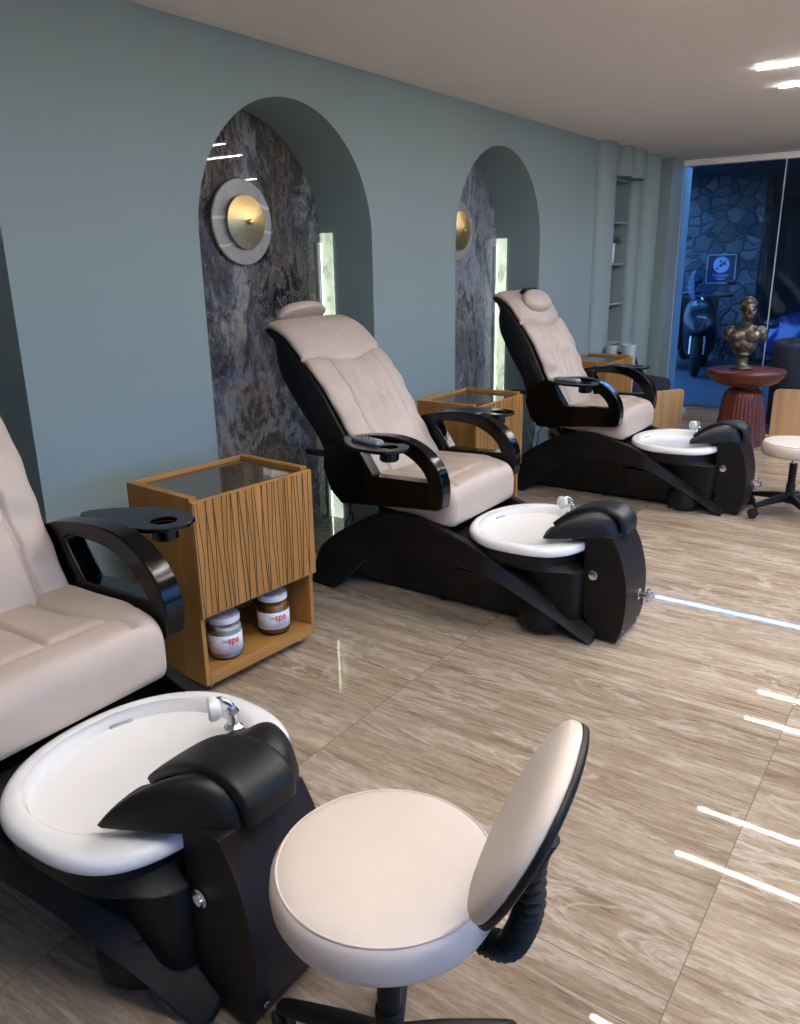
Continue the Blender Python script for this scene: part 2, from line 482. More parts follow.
# arch wall: front face with three arched openings, jambs and arch soffits
def arch_wall():
    bm = BM()
    y0, y1 = YB-.1, 6.673
    ys = [y0]
    def quad(a, b, c, d): bm.faces.new([bm.verts.new(p) for p in (a, b, c, d)])
    edges = [y0]
    for c in ARCH: edges += [c-R0, c+R0]
    edges.append(y1)
    for i in range(0, len(edges), 2):
        a, b = edges[i], edges[i+1]
        quad((WX,a,0),(WX,b,0),(WX,b,HC),(WX,a,HC))
    N = 120
    for c in ARCH:
        P = [(c-R0*cos(PI*k/N), SPR+R0*sin(PI*k/N)) for k in range(N+1)]
        for (ya, za), (yb, zb) in zip(P[:-1], P[1:]):
            quad((WX,ya,za),(WX,yb,zb),(WX,yb,HC),(WX,ya,HC))
        Q = [(c-R0, 0)] + P + [(c+R0, 0)]
        for (ya, za), (yb, zb) in zip(Q[:-1], Q[1:]):
            quad((WX,ya,za),(NB,ya,za),(NB,yb,zb),(WX,yb,zb))
    # outer shell so the wall has thickness
    quad((NB-.15,y0,0),(NB-.15,y1,0),(NB-.15,y1,HC),(NB-.15,y0,HC))
    quad((WX,y1,0),(NB-.15,y1,0),(NB-.15,y1,HC),(WX,y1,HC))
    bmesh.ops.remove_doubles(bm, verts=bm.verts, dist=1e-5)
    return bm
struct(mesh_obj('wall_left', arch_wall(), M['wall'], smooth=False))

# marble cladding at the back of every niche, in two slabs, and side slabs with an added glow
LBL = ['leftmost niche behind the near chair', 'middle niche', 'far niche']
for k, c in enumerate(ARCH):
    bm = BM()
    for a, b in ((c-R0+.001, c-.0012), (c+.0012, c+R0-.001)):
        N = 24
        top = []
        for i in range(N+1):
            y = a+(b-a)*i/N
            top.append((y, SPR+math.sqrt(max(R0*R0-(y-c)**2, 0))-.001))
        prism(bm, [(a, .0)] + top + [(b, .0)], NB+.002, NB+.016, 'x')
    struct(mesh_obj('wall_niche', bm, M['marble_b' if k == 2 else 'marble_a'], smooth=False), 'polished marble slabs lining the back of the ' + LBL[k], 'wall')
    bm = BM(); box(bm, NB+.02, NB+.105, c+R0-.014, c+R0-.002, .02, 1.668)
    bevel(struct(mesh_obj('trim_1', bm, M['onyx'], smooth=False), 'pale green stone side slab with an added glow in the ' + LBL[k], 'trim'), .002)
    bm = BM(); box(bm, NB+.017, WX-.003, c-R0+.003, c+R0-.016, 0, .02)
    struct(mesh_obj('trim_2', bm, M['marble_dark'], smooth=False), 'shiny marble ledge on the floor of the ' + LBL[k], 'trim')
    # LED strip standing in the corner
    t = thing('led_strip', 'glowing vertical light strip in the right corner of the ' + LBL[k], 'light', (NB+.026, c+R0-.030, .02), 0, 'niche light strips')
    bm = BM(); box(bm, -.009, .004, -.012, .012, 0, 1.60); mesh_obj('channel', bm, M['alu_white'], t, smooth=False)
    bm = BM(); box(bm, -.004, .004, .0125, .0155, 0.005, 1.595); mesh_obj('diffuser', bm, M['led_warm'], t, smooth=False)

# end wall left of the window: round half columns, shelf recess, pier
def half_col(name, xc, yc, rx, ry, z0, z1, label):
    bm = BM()
    prof = [(xc+rx*cos(a), yc+ry*sin(a)) for a in [(-PI/2)+PI*i/20 for i in range(21)]]
    prof = [(xc-.28, yc-ry)] + prof + [(xc-.28, yc+ry)]
    prism(bm, prof, z0, z1, 'z')
    return struct(mesh_obj(name, bm, M['wall']), label, 'column')
half_col('column', -2.71, 6.868, .095, .19, 0, HC, 'rounded full height column left of the plant shelf')
half_col('column', -2.73, 7.265, .125, .145, 2.19, HC, 'short rounded column drop above the shelf, left one')
half_col('column', -2.73, 7.555, .135, .145, 2.19, HC, 'short rounded column drop above the shelf, right one')
half_col('column', -2.75, 7.72, .07, .10, 0, 2.19, 'narrow rounded column on the right of the shelf recess')
half_col('column', -2.73, 7.93, .15, .155, 0, HC, 'rounded full height column nearest the window pier')
bm = BM(); box(bm, -3.3, -3.22, 6.6, YW+.06, 0, HC); box(bm, -3.22, -2.80, 8.085, 8.26, 0, HC)
struct(mesh_obj('wall_end', bm, M['wall'], smooth=False))
bm = BM(); box(bm, -3.22, XW, 8.26, YW-.03, 0, HC-.002)
bevel(struct(mesh_obj('wall_pier', bm, M['wall'], smooth=False), 'grey pier beside the blue window', 'wall'), .004)
# shelves in the recess
sh = thing('wall_shelf', 'recessed teal wall shelf between rounded columns near the window', 'shelf', (-3.0, 7.33, 0))
for z in (.74, 1.10, 1.452, 1.81, 2.165):
    bm = BM(); box(bm, -.2, .26, -.22, .27, z, z+.022); bevel(mesh_obj('shelf_board', bm, M['wall'], sh, smooth=False), .003)

# rear wall and right wall (with a wide glazed front that lets the dusk in)
bm = BM(); box(bm, -3.3, XR+.2, YB-.2, YB, 0, HC)
struct(mesh_obj('wall_back', bm, M['plaster'], smooth=False))
bm = BM(); box(bm, XR, XR+.2, YB, YW+.06, 0, .08); box(bm, XR, XR+.2, YB, YW+.06, 2.3, HC); box(bm, XR, XR+.2, YB, YB+.6, .08, 2.3); box(bm, XR, XR+.2, 7.9, YW+.06, .08, 2.3); box(bm, XR, XR+.2, 2.3, 2.6, .08, 2.3)
struct(mesh_obj('wall_right', bm, M['plaster'], smooth=False))
for n_, (a, b) in ((3, (YB+.6, 2.3)), (4, (2.6, 7.9))):
    bm = BM(); box(bm, XR+.09, XR+.1, a, b, .08, 2.3); struct(mesh_obj('window_%d' % n_, bm, M['glass'], smooth=False))

# end window: frame strip, two panes, silicone joint, header, sill
YG = YW
XM = -1.635
HEAD = 2.372
bm = BM(); box(bm, XW-.004, XW+.0012, YG-.03, YG+.25, 0, HEAD)
bevel(struct(mesh_obj('trim_3', bm, M['alu_white'], smooth=False), 'pale aluminium frame on the left edge of the window', 'trim'), .003)
bm = BM(); box(bm, XW-.2, XR+.2, YG-.05, YG+.06, HEAD, HC-.0005)
struct(mesh_obj('trim_4', bm, M['ceiling'], smooth=False), 'cream header strip above the window', 'trim')
bm = BM(); box(bm, XW+.002, XM-.004, YG-.006, YG+.006, 0.012, HEAD)
struct(mesh_obj('window_1', bm, M['glass'], smooth=False))
bm = BM(); box(bm, XM+.004, XR, YG-.006, YG+.006, 0.012, HEAD)
struct(mesh_obj('window_2', bm, M['glass'], smooth=False))
bm = BM(); box(bm, XM-.004, XM+.004, YG-.012, YG+.012, 0.012, HEAD)
struct(mesh_obj('trim_5', bm, M['alu_white'], smooth=False), 'thin pale joint between the two window panes', 'trim')
bm = BM(); box(bm, XW, XR, YG-.02, YG+.02, 0, .012)
struct(mesh_obj('trim_6', bm, M['steel'], smooth=False), 'thin metal sill track under the window', 'trim')

# ceiling lamps: pairs of linear lights
ROWS = [('nearest', (.69, 1.23)), ('second', (2.73, 3.27)), ('third', (4.79, 5.35)), ('farthest', (6.84, 7.38))]
lamp0 = None
for nm, (ya, yb) in ROWS:
    for side, y in (('nearer', ya), ('farther', yb)):
        lab = f'thin white linear ceiling light, {side} line of the {nm} pair'
        if nm == 'third': lab = 'thin white linear ceiling light at top right, ' + ('upper of the two lines seen' if side == 'nearer' else 'lower of the two lines seen')
        else: lab = f'thin white linear ceiling light mirrored in the floor, {side} line of the {nm} pair'
        if lamp0 is None:
            lamp0 = thing('linear_ceiling_light', lab, 'ceiling light', (-1.1, y, HC), 0, 'linear ceiling lights')
            bm = BM(); box(bm, 0, 1.9, -.015, .015, -.006, 0); mesh_obj('frame', bm, M['light_frame'], lamp0, smooth=False)
            bm = BM(); box(bm, .004, 1.896, -.0100, .0100, -.011, -.0062); mesh_obj('diffuser', bm, M['light'], lamp0, smooth=False)
        else:
            dup(lamp0, (-1.1, y, HC), 0, lab)

# wall sconces: alabaster disc, brass cone, knob
def sconce(y, label):
    t = thing('wall_sconce', label, 'wall light', (NB+.016, y, 1.708), 0, 'round sconces in the arches')
    MX = Ry(PI/2)
    bm = BM(); lathe(bm, [(.05, 0), (.05, .012), (.197, .012), (.201, .016), (.201, .026), (.197, .03)], n=64, M=MX); mesh_obj('alabaster_disc', bm, M['alabaster'], t)
    bm = BM(); lathe(bm, [(.03, .03), (.03, .052), (.124, .052), (.126, .054), (.08, .062), (.014, .071)], n=64, M=MX); mesh_obj('brass_disc', bm, M['brass'], t, sharp=60)
    bm = BM(); lathe(bm, [(.011, .07), (.011, .075), (.014, .080), (.014, .086), (.009, .091), (.003, .092)], n=20, M=MX); mesh_obj('knob', bm, M['brass'], t)
    return t
s0 = sconce(2.98, 'round alabaster and brass sconce on the dark marble of the middle arch')
dup(s0, (NB+.016, 5.04, 1.712), 0, 'round alabaster and brass sconce half seen in the far arch')

# ------------------------------------------------------------------ pedicure chair
X0 = -1.9
def L(pts): return [(x-X0, z) for x, z in pts]
chair = thing('pedicure_chair', 'reclined beige leather pedicure chair in front of the middle arch', 'pedicure chair', (X0, 3.025, 0), 0, 'pedicure spa chairs')

# base: black core and two splayed, arched espresso side panels
ST = [(-2.48,.27,.045,.28,0),(-2.42,.28,.185,.287,0),(-2.34,.287,.262,.293,0.0),(-2.24,.293,.33,.30,.085),(-2.11,.30,.405,.31,.205),(-1.98,.305,.447,.315,.27),(-1.86,.31,.455,.32,.292),
      (-1.74,.315,.432,.322,.29),(-1.62,.318,.398,.326,.275),(-1.5,.312,.352,.327,.262),(-1.4,.265,.275,.295,.212),(-1.3,.214,.196,.264,.15),(-1.2,.167,.122,.232,.088),(-1.12,.14,.072,.21,.035),(-1.065,.125,.04,.195,.0)]
STS = [(p.x, p.y, p.z, q.y, q.z) for p, q in zip(spline([(a,b,c) for a,b,c,d,e in ST], 5), spline([(a,d,e) for a,b,c,d,e in ST], 5))]
for s in (-1, 1):
    bm = BM(); rings = []
    for x, dt, zt, db, zb in STS:
        zb = max(zb, 0); X = x-X0
        rings.append([(X, s*db, zb), (X, s*dt, zt), (X, s*(dt-.04), zt), (X, s*(db-.04), zb)])
    loft(bm, rings); bevel(mesh_obj('side_panel', bm, M['espresso_h'], chair, sharp=30), .004)
bm = BM(); rings = []
for x, dt, zt, db, zb in STS:
    if x < -2.45 or x > -1.25: continue
    zz = max(zt-.016, .03)
    if x > -1.86: zz = min(zz, max(.25, .43-(x+1.86)*.9))
    zm = max(min(zb+.05, zz-.005), .025); X = x-X0
    rings.append([(X, -(dt-.041), zz), (X, dt-.041, zz), (X, db-.045, zm), (X, .13, .02), (X, -.13, .02), (X, -(db-.045), zm)])
loft(bm, rings); mesh_obj('base_body', bm, M['satin_black'], chair, sharp=30)
# basin tub
def BX(x): return x-X0
bm = BM()
rings = []
for z, cx, rx, ry, e, e2 in ((.06,-1.335,.19,.165,6,8),(.10,-1.335,.208,.186,6,8),(.20,-1.337,.212,.192,6,8),(.292,-1.34,.217,.196,6,8),(.300,-1.36,.232,.225,4,6),(.308,-1.40,.25,.285,2.6,3.6),(.33,-1.42,.254,.303,2.2,2.8),(.378,-1.42,.262,.312,2.1,2.8)):
    rings.append(sell(BX(cx), 0, rx, ry, z, 64, e, e2))
loft(bm, rings, cap=False); bm.faces.new(list(bm.verts)[:64][::-1]); mesh_obj('basin_tub', bm, M['satin_black'], chair, sharp=50)
# white basin with rolled rim
bm = BM(); rings = []
for s, z, e2 in ((.975,.374,2.6),(1.0,.378,2.6),(1.006,.388,2.6),(1.0,.399,2.6),(.982,.407,2.6),(.95,.4105,2.6),(.90,.411,2.5),(.86,.4095,2.4),(.835,.404,2.3),(.815,.392,2.2),(.80,.37,2.2),(.775,.335,2.2),(.735,.312,2.2),(.66,.296,2.2),(.55,.284,2.2),(.42,.276,2.2),(.25,.272,2.2),(.05,.271,2.2)):
    sh_ = 0 if s > .85 else -.012
    rg = sell(BX(-1.42)+sh_, 0, .262*s, .318*s, z+.004, 72, 2.1, e2+.5*sst(.8, .95, s))
    kx = 1 + .11*sst(.80, .90, s)          # squarer deck towards the pedestal
    rings.append([(BX(-1.42)+(p[0]-BX(-1.42))*(kx if p[0] > BX(-1.42) else 1), p[1]*(1-.05*sst(BX(-1.42), BX(-1.16), p[0]) if p[1] > 0 else 1), p[2]) for p in rg])
loft(bm, rings); basin = mesh_obj('basin', bm, M['porcelain'], chair, sharp=70)
# pump housing below the tub, feet
bm = BM(); lathe(bm, [(.09, .02), (.098, .03), (.10, .06), (.098, .11), (.085, .14)], (BX(-1.30), -.145, 0), 36); mesh_obj('pump_housing', bm, M['satin_black'], chair)
for x, y in ((-1.36, -.18), (-1.82, -.10), (-2.40, -.10), (-1.82, .1), (-2.40, .1)):
    bm = BM(); lathe(bm, [(.02, 0), (.022, .004), (.02, .01), (.007, .012), (.007, .03)], (BX(x), y, 0), 16); mesh_obj('levelling_foot', bm, M['steel'] if x > -1.4 else M['rubber'], chair)
# front pedestal with a bowed espresso front
fp = spline([(-.985, .012), (-.965, .07), (-.955, .15), (-.955, .24), (-.967, .315), (-.99, .39), (-1.025, .455)], 5)
rp = [(-1.13, .455), (-1.135, .3), (-1.125, .12), (-1.08, .012)]
PY = -.018
bm = BM(); prism(bm, L([tuple(p) for p in fp] + rp), PY-.117, PY+.117, 'y'); bevel(mesh_obj('pedestal', bm, M['satin_black'], chair), .003)
outer = [tuple(p) for p in fp]; inner_ = [(x-.003, z) for x, z in outer]
bm = BM(); prism(bm, L([(x+.006, z) for x, z in outer] + inner_[::-1]), PY-.120, PY+.120, 'y'); bevel(mesh_obj('front_panel', bm, M['espresso'], chair), .0015)
# knob on the pedestal side
bm = BM(); lathe(bm, [(.019, 0), (.021, .004), (.021, .008), (.015, .010), (.013, .016), (.006, .018)], (0,0,0), 28, Rx(PI/2)); mesh_obj('side_knob', bm, M['chrome'], chair, (BX(-1.09), PY-.117, .287))
# chrome valve on the front
bm = BM(); MX = Ry(PI/2); lathe(bm, [(.017, 0), (.017, .005), (.010, .007), (.010, .026), (.013, .027), (.013, .044), (.008, .047)], n=20, M=MX)
tube(bm, [(.034, -.026, 0), (.034, .026, 0)], .0065, 12); tube(bm, [(.020, 0, 0), (.020, 0, -.03)], .007, 12); tube(bm, [(.034, 0, -.018), (.034, 0, .02)], .0065, 12)
dv = mesh_obj('drain_valve', bm, M['chrome'], chair, (BX(-.950), PY+.03, .185)); dv.scale = (1.3, 1.4, 1.4)
for y in (-.085, .085):
    bm = BM(); lathe(bm, [(.007, 0), (.007, .002), (.004, .004)], n=14, M=MX); mesh_obj('screw', bm, M['chrome'], chair, (BX(-.964), PY+y, .055))

# foot rest pad: half moon with two lobes and a centre strap
def pad_bm():
    bm = BM(); nu, nv = 56, 22
    W = .208
    def edge(y):
        a = abs(y)/W
        tab = [(0, -1.005), (.3, -1.008), (.46, -1.035), (.7, -1.125), (.9, -1.212), (1, -1.262)] if y < 0 else [(0, -1.005), (.3, -1.006), (.5, -1.018), (.7, -1.05), (.9, -1.115), (1, -1.18)]
        for (a0, b0_), (a1, b1_) in zip(tab[:-1], tab[1:]):
            if a0 <= a <= a1+1e-9: xo = b0_ + (b1_-b0_)*(a-a0)/(a1-a0)     # outer edge: flat over the pedestal, slanting to the tips
        xi = -1.305 + .03*a*a + .02*gs(abs(y)-.055, .02)        # inner edge, scalloped beside the strap
        return xi, xo
    top, bot = [], []
    for i in range(nu+1):
        y = -W + 2*W*i/nu
        y = W*sin(PI/2*(y/W))
        xi, xo = edge(y)
        a = abs(y)/W
        zb = .448 - .012*a*a
        ht = .102*(1-(.55 if y < 0 else .25)*a**3) + .006*gs(abs(y)-.15, .07) - .008*gs(abs(y)-.055, .018)
        rt, rb = [], []
        for j in range(nv+1):
            s = j/nv
            x = xi + (xo-xi)*s
            lift = sst(0, .75, s)**.8
            rnd = math.sqrt(max(0, 1-max(0, (s-.62)/.38)**2.4))
            b0 = .424 + .012*a*a + (zb-.424-.012*a*a)*sst(.2, .6, s)
            z = b0 + ht*(.22 + .78*lift)*rnd
            z = b0 + (z-b0)*min(1, math.sqrt(max(0, 1-a**6)))
            rt.append((BX(x), y-.018, max(z, b0+.004)))
            rb.append((BX(x), y-.018, b0))
        top.append(rt); bot.append(rb)
    rings = [t_ + b_[::-1] for t_, b_ in zip(top, bot)]
    loft(bm, rings); return bm
pad = mesh_obj('foot_pad', pad_bm(), M['pad_black'], chair, sharp=60)
ss = pad.modifiers.new('sub', 'SUBSURF'); ss.levels = 1; ss.render_levels = 1
def strap_bm():
    bm = BM(); path = spline([(-1.292, .452), (-1.25, .488), (-1.19, .523), (-1.12, .545), (-1.06, .546), (-1.018, .530), (-.995, .50), (-.993, .462)], 4)
    rings = []
    for i, p in enumerate(path):
        a, b = path[max(i-1, 0)], path[min(i+1, len(path)-1)]
        tg = (b-a).normalized(); nr = Vector((-tg.y, tg.x))
        th = .016
        ring = []
        for u, w in ((-.068, -.9), (-.068, .4), (-.06, .85), (-.045, 1), (0, 1.08), (.045, 1), (.06, .85), (.068, .4), (.068, -.9)):
            q = p + nr*th*w*(.6 if w > 0 else 1)
            ring.append((BX(q.x), u-.018, q.y))
        rings.append(ring)
    loft(bm, rings); return bm
strap = mesh_obj('strap', strap_bm(), M['pad_black'], pad, sharp=70)
bm = BM()   # embossed loop mark on the strap's front
pts = []
for i in range(49):
    a = 2*PI*i/48
    pts.append((BX(-.9885), -.018+.026*sin(a), .476 + .013*sin(2*a)*.55))
tube(bm, pts, .0022, 6); mesh_obj('embossed_mark', bm, M['pad_black'], pad)

# faucet on the far side of the rim
fx, fy = BX(-1.340), .205
bm = BM(); lathe(bm, [(.023, .409), (.024, .414), (.02, .418), (.015, .424), (.014, .452), (.017, .456), (.012, .464)], (fx, fy, 0), 24)
tube(bm, spline([(fx, fy, .458), (fx+.004, fy-.006, .477), (fx-.012, fy-.018, .492), (fx-.03, fy-.022, .487)], 5), .0075, 12)
fa = mesh_obj('faucet', bm, M['chrome'], chair)
bm = BM(); MXf = Rz(.9) @ Ry(-PI/2)
lathe(bm, [(.012, -.014), (.024, -.008), (.030, .004), (.030, .016), (.024, .021), (.010, .021), (.009, .012)], (fx-.022, fy-.03, .470), 24, MXf); mesh_obj('spray_head', bm, M['white_plastic'], fa)
# sticker on the inside of the basin
lb = thing_l = None
bm = BM()
aa = [PI-.42 + .026*i*4 for i in range(5)]
def inw(a, z, s): return (BX(-1.432)+.262*s*cos(a), .318*s*sin(a), z)
A = [inw(2.92-.06*i, .386, .808) for i in range(5)]; B = [inw(2.92-.06*i, .366, .793) for i in range(5)]
loft(bm, [A, B], cap=False, closed=False)
stk = mesh_obj('warning_sticker', bm, M['label_grey'], basin); sm = stk.modifiers.new('s', 'SOLIDIFY'); sm.thickness = .002; sm.offset = 0
stk['label'] = 'thin grey printed sticker on the basin wall'

# seat cushion with bolsters and seams
def seat_bm():
    bm = BM(); ny, W = 96, .285
    prof = spline([(-1.655, .50), (-1.66, .55), (-1.685, .585), (-1.73, .600), (-1.82, .603), (-1.95, .598), (-2.08, .592), (-2.17, .585), (-2.20, .54), (-2.17, .48), (-2.0, .45), (-1.83, .432), (-1.70, .420), (-1.662, .435)], 10, True)
    cx, cz = -1.9, .51
    rings = []
    for i in range(ny+1):
        u = -1 + 2*i/ny
        u = sin(PI/2*u)*.35 + u*.65
        e = max(0, (abs(u)-.88)/.12); k = 1 - (1-math.sqrt(max(0, 1-e*e)))*.9
        ring = []
        for p in prof:
            x, z = p.x, p.y
            dx, dz = x-cx, z-cz
            d = .055*(1-k)
            l = math.hypot(dx, dz)
            # shrink towards the core near the sides
            x2 = cx + dx*(1-d/max(l, .1)); z2 = cz + dz*(1-d/max(l, .1))
            if dz > .05:
                t_ = (x+2.2)/.5
                line = .50 + .22*sst(.55, 1.0, t_)          # bolster seam sweeps outwards to the front
                g = abs(u)-line
                topw = sst(.05, .085, dz)
                if t_ < 1.02:
                    z2 += topw*(.014*sst(0, .18, g)*sst(.0, .25, t_)*(1-sst(.75, 1.0, t_)) - .015*gs(g, .028))
                z2 -= topw*.012*gs(u, .026)*(1 if t_ < .86 else 0)      # centre seam
                z2 -= topw*.012*gs(t_-.86, .018)*(1 if abs(u) < .66 else .3)  # cross seam behind the front roll
                z2 += .006*topw*cos(u*PI/2)
            ring.append((BX(x2), u*W, z2))
        rings.append(ring)
    loft(bm, rings); return bm
seat = mesh_obj('seat', seat_bm(), M['leather'], chair, sharp=70)
bm = BM(); box(bm, BX(-2.12), BX(-1.74), -.2, .2, .345, .45); bevel(mesh_obj('seat_support', bm, M['satin_black'], chair, smooth=False), .01)

# arm rests
aout = spline([(-2.30, .715), (-2.24, .752), (-2.16, .780), (-2.06, .797), (-1.95, .805), (-1.86, .798), (-1.79, .773), (-1.735, .738), (-1.695, .692), (-1.672, .635), (-1.668, .58), (-1.675, .525)], 4)
aout = [tuple(p) for p in aout] + [(-1.70, .512), (-1.9, .497), (-2.10, .478), (-2.21, .468), (-2.27, .52), (-2.31, .62)]
ain = spline([(-2.03, .618), (-2.085, .70), (-2.105, .742), (-2.05, .755), (-1.96, .7535), (-1.885, .744), (-1.82, .716), (-1.77, .675), (-1.742, .628)], 4)
ain = [tuple(p) for p in ain]
for s in (-1, 1):
    a, b = sorted((s*.288, s*.355))
    bm = BM(); prism(bm, L(aout), a, b, 'y', holes=[L(ain)])
    arm = bevel(mesh_obj('arm_rest', bm, M['gloss_black'], chair), .007, 3, 50)
    # tray with a cup holder
    tp = [(-2.12, .360), (-2.14, .375), (-2.14, .41), (-2.10, .46), (-2.02, .525), (-1.97, .55), (-1.91, .557), (-1.85, .555), (-1.80, .53), (-1.777, .485), (-1.777, .44), (-1.795, .405), (-1.83, .378), (-1.88, .362)]
    tp = [(x-X0, s*y) for x, y in tp]
    hole = [(BX(-1.858)+.038*cos(2*PI*i/28), s*.462+.038*sin(2*PI*i/28)) for i in range(28)]
    bm = BM(); prism(bm, tp, .776, .790, 'z', holes=[hole])
    tr = bevel(mesh_obj('tray', bm, M['gloss_black'], arm), .003, 2, 50)
    bm = BM(); lathe(bm, [(.0405, .7755), (.0405, .738), (.034, .732), (.002, .732), (.002, .736), (.033, .736), (.0375, .741), (.0375, .7755)], (BX(-1.858), s*.462, 0), 28, cap=False); mesh_obj('cup_holder', bm, M['gloss_black'], arm)
    bm = BM(); box(bm, BX(-2.03), BX(-1.95), *sorted((s*.350, s*.41)), .755, .7755); bevel(mesh_obj('tray_bracket', bm, M['satin_black'], arm, smooth=False), .004)
# recline lever behind the near arm
bm = BM(); box(bm, BX(-2.42), BX(-2.26), -.345, -.305, .668, .694, Matrix.Identity(4)); bevel(mesh_obj('lever', bm, M['satin_black'], chair, smooth=False), .006)

# backrest (pivots about PV)
PV = (-2.20, .60)
def BK(pts): return [(x-PV[0], z-PV[1]) for x, z in pts]
front = [(-2.66,1.224),(-2.61,1.206),(-2.56,1.166),(-2.47,1.08),(-2.36,.96),(-2.23,.765),(-2.12,.60),(-2.075,.50)]
rear = [(-2.12,.455),(-2.237,.457),(-2.283,.503),(-2.313,.564),(-2.388,.729),(-2.49,.85),(-2.569,.956),(-2.608,1.018),(-2.627,1.091),(-2.634,1.159),(-2.683,1.200),(-2.686,1.222)]
bm = BM()
shp = BK([tuple(p) for p in spline(front, 3)] + [tuple(p) for p in spline(rear, 3)])
rings = []
for y, ins in ((-.288, .012), (-.282, .004), (-.27, 0), (.27, 0), (.282, .004), (.288, .012)):
    cx = sum(p[0] for p in shp)/len(shp); cz = sum(p[1] for p in shp)/len(shp)
    rr = []
    for i, p in enumerate(shp):
        a, b = Vector(shp[i-1]), Vector(shp[(i+1) % len(shp)])
        t_ = (b-a).normalized(); nrm = Vector((t_.y, -t_.x))
        q = Vector(p) - nrm*ins*(-1)
        rr.append((q.x, y, q.y))
    rings.append(rr)
loft(bm, rings)
shell = mesh_obj('backrest_shell', bm, M['shell_black'], chair, (PV[0]-X0, 0, PV[1]), sharp=45)
def back_bm():
    bm = BM(); path = spline([(-2.06,.535),(-2.12,.64),(-2.205,.765),(-2.335,.965),(-2.45,1.088),(-2.545,1.178),(-2.605,1.214),(-2.66,1.232),(-2.70,1.228)], 16)
    nP = len(path); rings = []
    nu = 96
    Ls = [0]
    for a, b in zip(path[:-1], path[1:]): Ls.append(Ls[-1]+(b-a).length)
    for i, p in enumerate(path):
        v = Ls[i]/Ls[-1]
        a, b = path[max(i-1,0)], path[min(i+1,nP-1)]
        t_ = (b-a).normalized(); nr = Vector((t_.y, -t_.x))
        if nr.x < 0 and nr.y < 0: nr = -nr
        hw = .276 + .016*sst(.1, .6, v) - .012*sst(.75, 1, v)
        endr = min(1, math.sqrt(max(.02, 1-max(0, (v-.93)/.07)**2)))
        endb = min(1, math.sqrt(max(.02, 1-max(0, (.06-v)/.06)**2)))
        hw *= (.93+.07*endr)
        T = .030*endr*endb
        ring = []
        for k in range(nu+1):
            u = -1 + 2*k/nu
            u = sin(PI/2*u)*.4 + u*.6
            h = T*math.sqrt(max(0, 1-abs(u)**7))
            yk = .70 - .05*cos(u*PI/2)**2 + .0          # curved yoke seam
            g = -.016*gs(v-yk, .011)
            if v < yk:
                ln = .52 + .10*(1-v)
                g -= .014*gs(abs(u)-ln, .028)
                env = gs(v-.43, .17)*(1-sst(.38, .52, abs(u)))
                g += .0085*env*sin(u*30+3*sin(v*9+u*3)) - .014*gs(v-.43, .011)*(1-sst(.36, .44, abs(u)))
                g += .010*cos(u*PI/2)*sst(0, .2, v)*sst(0, .1, yk-v)
                g += .005*sst(.5, .7, abs(u))*sin(v*46+u*4)*gs(v-.35, .3)
            else:
                g += .016*cos(u*PI/2)*sst(0, .12, v-yk)*(1-sst(.86, 1, v)) + .0025*sin(u*20+v*18)*gs(v-.80, .07)
            q = p + nr*(h + g*endr)
            ring.append((q.x-PV[0], u*hw, q.y-PV[1]))
        for k in range(9):
            u = .97 - 1.94*k/8
            q = p - nr*.012
            ring.append((q.x-PV[0], u*hw, q.y-PV[1]))
        rings.append(ring)
    loft(bm, rings); return bm
mesh_obj('back_cushion', back_bm(), M['leather'], shell, sharp=75)
def pillow_bm():
    bm = BM()
    rings = []
    n = 48
    for z, s in ((-.021,.80),(-.020,.90),(-.012,.98),(0,1.0),(.010,.985),(.019,.93),(.026,.82),(.031,.62),(.034,.36),(.035,.08)):
        rings.append(sell(0, 0, .072*s, .165*s, z, n, 2.3))
    loft(bm, rings); return bm
pil = mesh_obj('headrest_pillow', pillow_bm(), M['leather'], shell, (-2.712-PV[0], .005, 1.272-PV[1]), sharp=70)
pil.rotation_euler = (0, math.radians(-48), 0)
bm = BM(); box(bm, -.088, -.03, -.09, .09, -.030, .012); bevel(mesh_obj('pillow_bracket', bm, M['shell_black'], pil, smooth=False), .006)
# actuator and cables under the back
bm = BM(); tube(bm, [(BX(-2.27), -.06, .45), (BX(-2.18), -.06, .36)], .028, 16); tube(bm, [(BX(-2.30), -.06, .49), (BX(-2.26), -.06, .44)], .014, 12); mesh_obj('actuator', bm, M['steel'], chair)
for k, (y, mt, pts) in enumerate(((-.2, 'cable_black', [(-2.23,.47),(-2.27,.40),(-2.30,.33),(-2.27,.27),(-2.22,.285)]), (-.15, 'cable_black', [(-2.2,.46),(-2.31,.44),(-2.36,.33),(-2.35,.22)]), (-.12, 'cable_white', [(-2.26,.47),(-2.38,.42),(-2.40,.33),(-2.31,.27)]))):
    bm = BM(); tube(bm, spline([(BX(x), y+.02*i*(-1)**i, z) for i, (x, z) in enumerate(pts)], 6), .0035, 8); mesh_obj('cable', bm, M[mt], chair)

def chair_copy(y, label, lean):
    c = dup(chair, (X0, y, 0), 0, label)
    for ch in c.children:
        if ch.name.startswith('backrest_shell'):
            ch.rotation_euler = (0, math.radians(lean), 0)
    return c
chA = chair_copy(.962, 'nearest pedicure chair, cut off by the left edge of the picture', 7.0)
chC = chair_copy(5.07, 'farthest pedicure chair, upright with its pillow on the front of the back', 7.6)
for c in (chC, chA):
    for ch in c.children:
        if ch.name.startswith('backrest_shell'):
            for g in ch.children:
                if g.name.startswith('headrest_pillow'):
                    g.location = (-2.505-PV[0], .0, 1.152-PV[1]+.058); g.rotation_euler = (0, math.radians(44), 0); g.scale = (1.15, 1.05, 1.3)

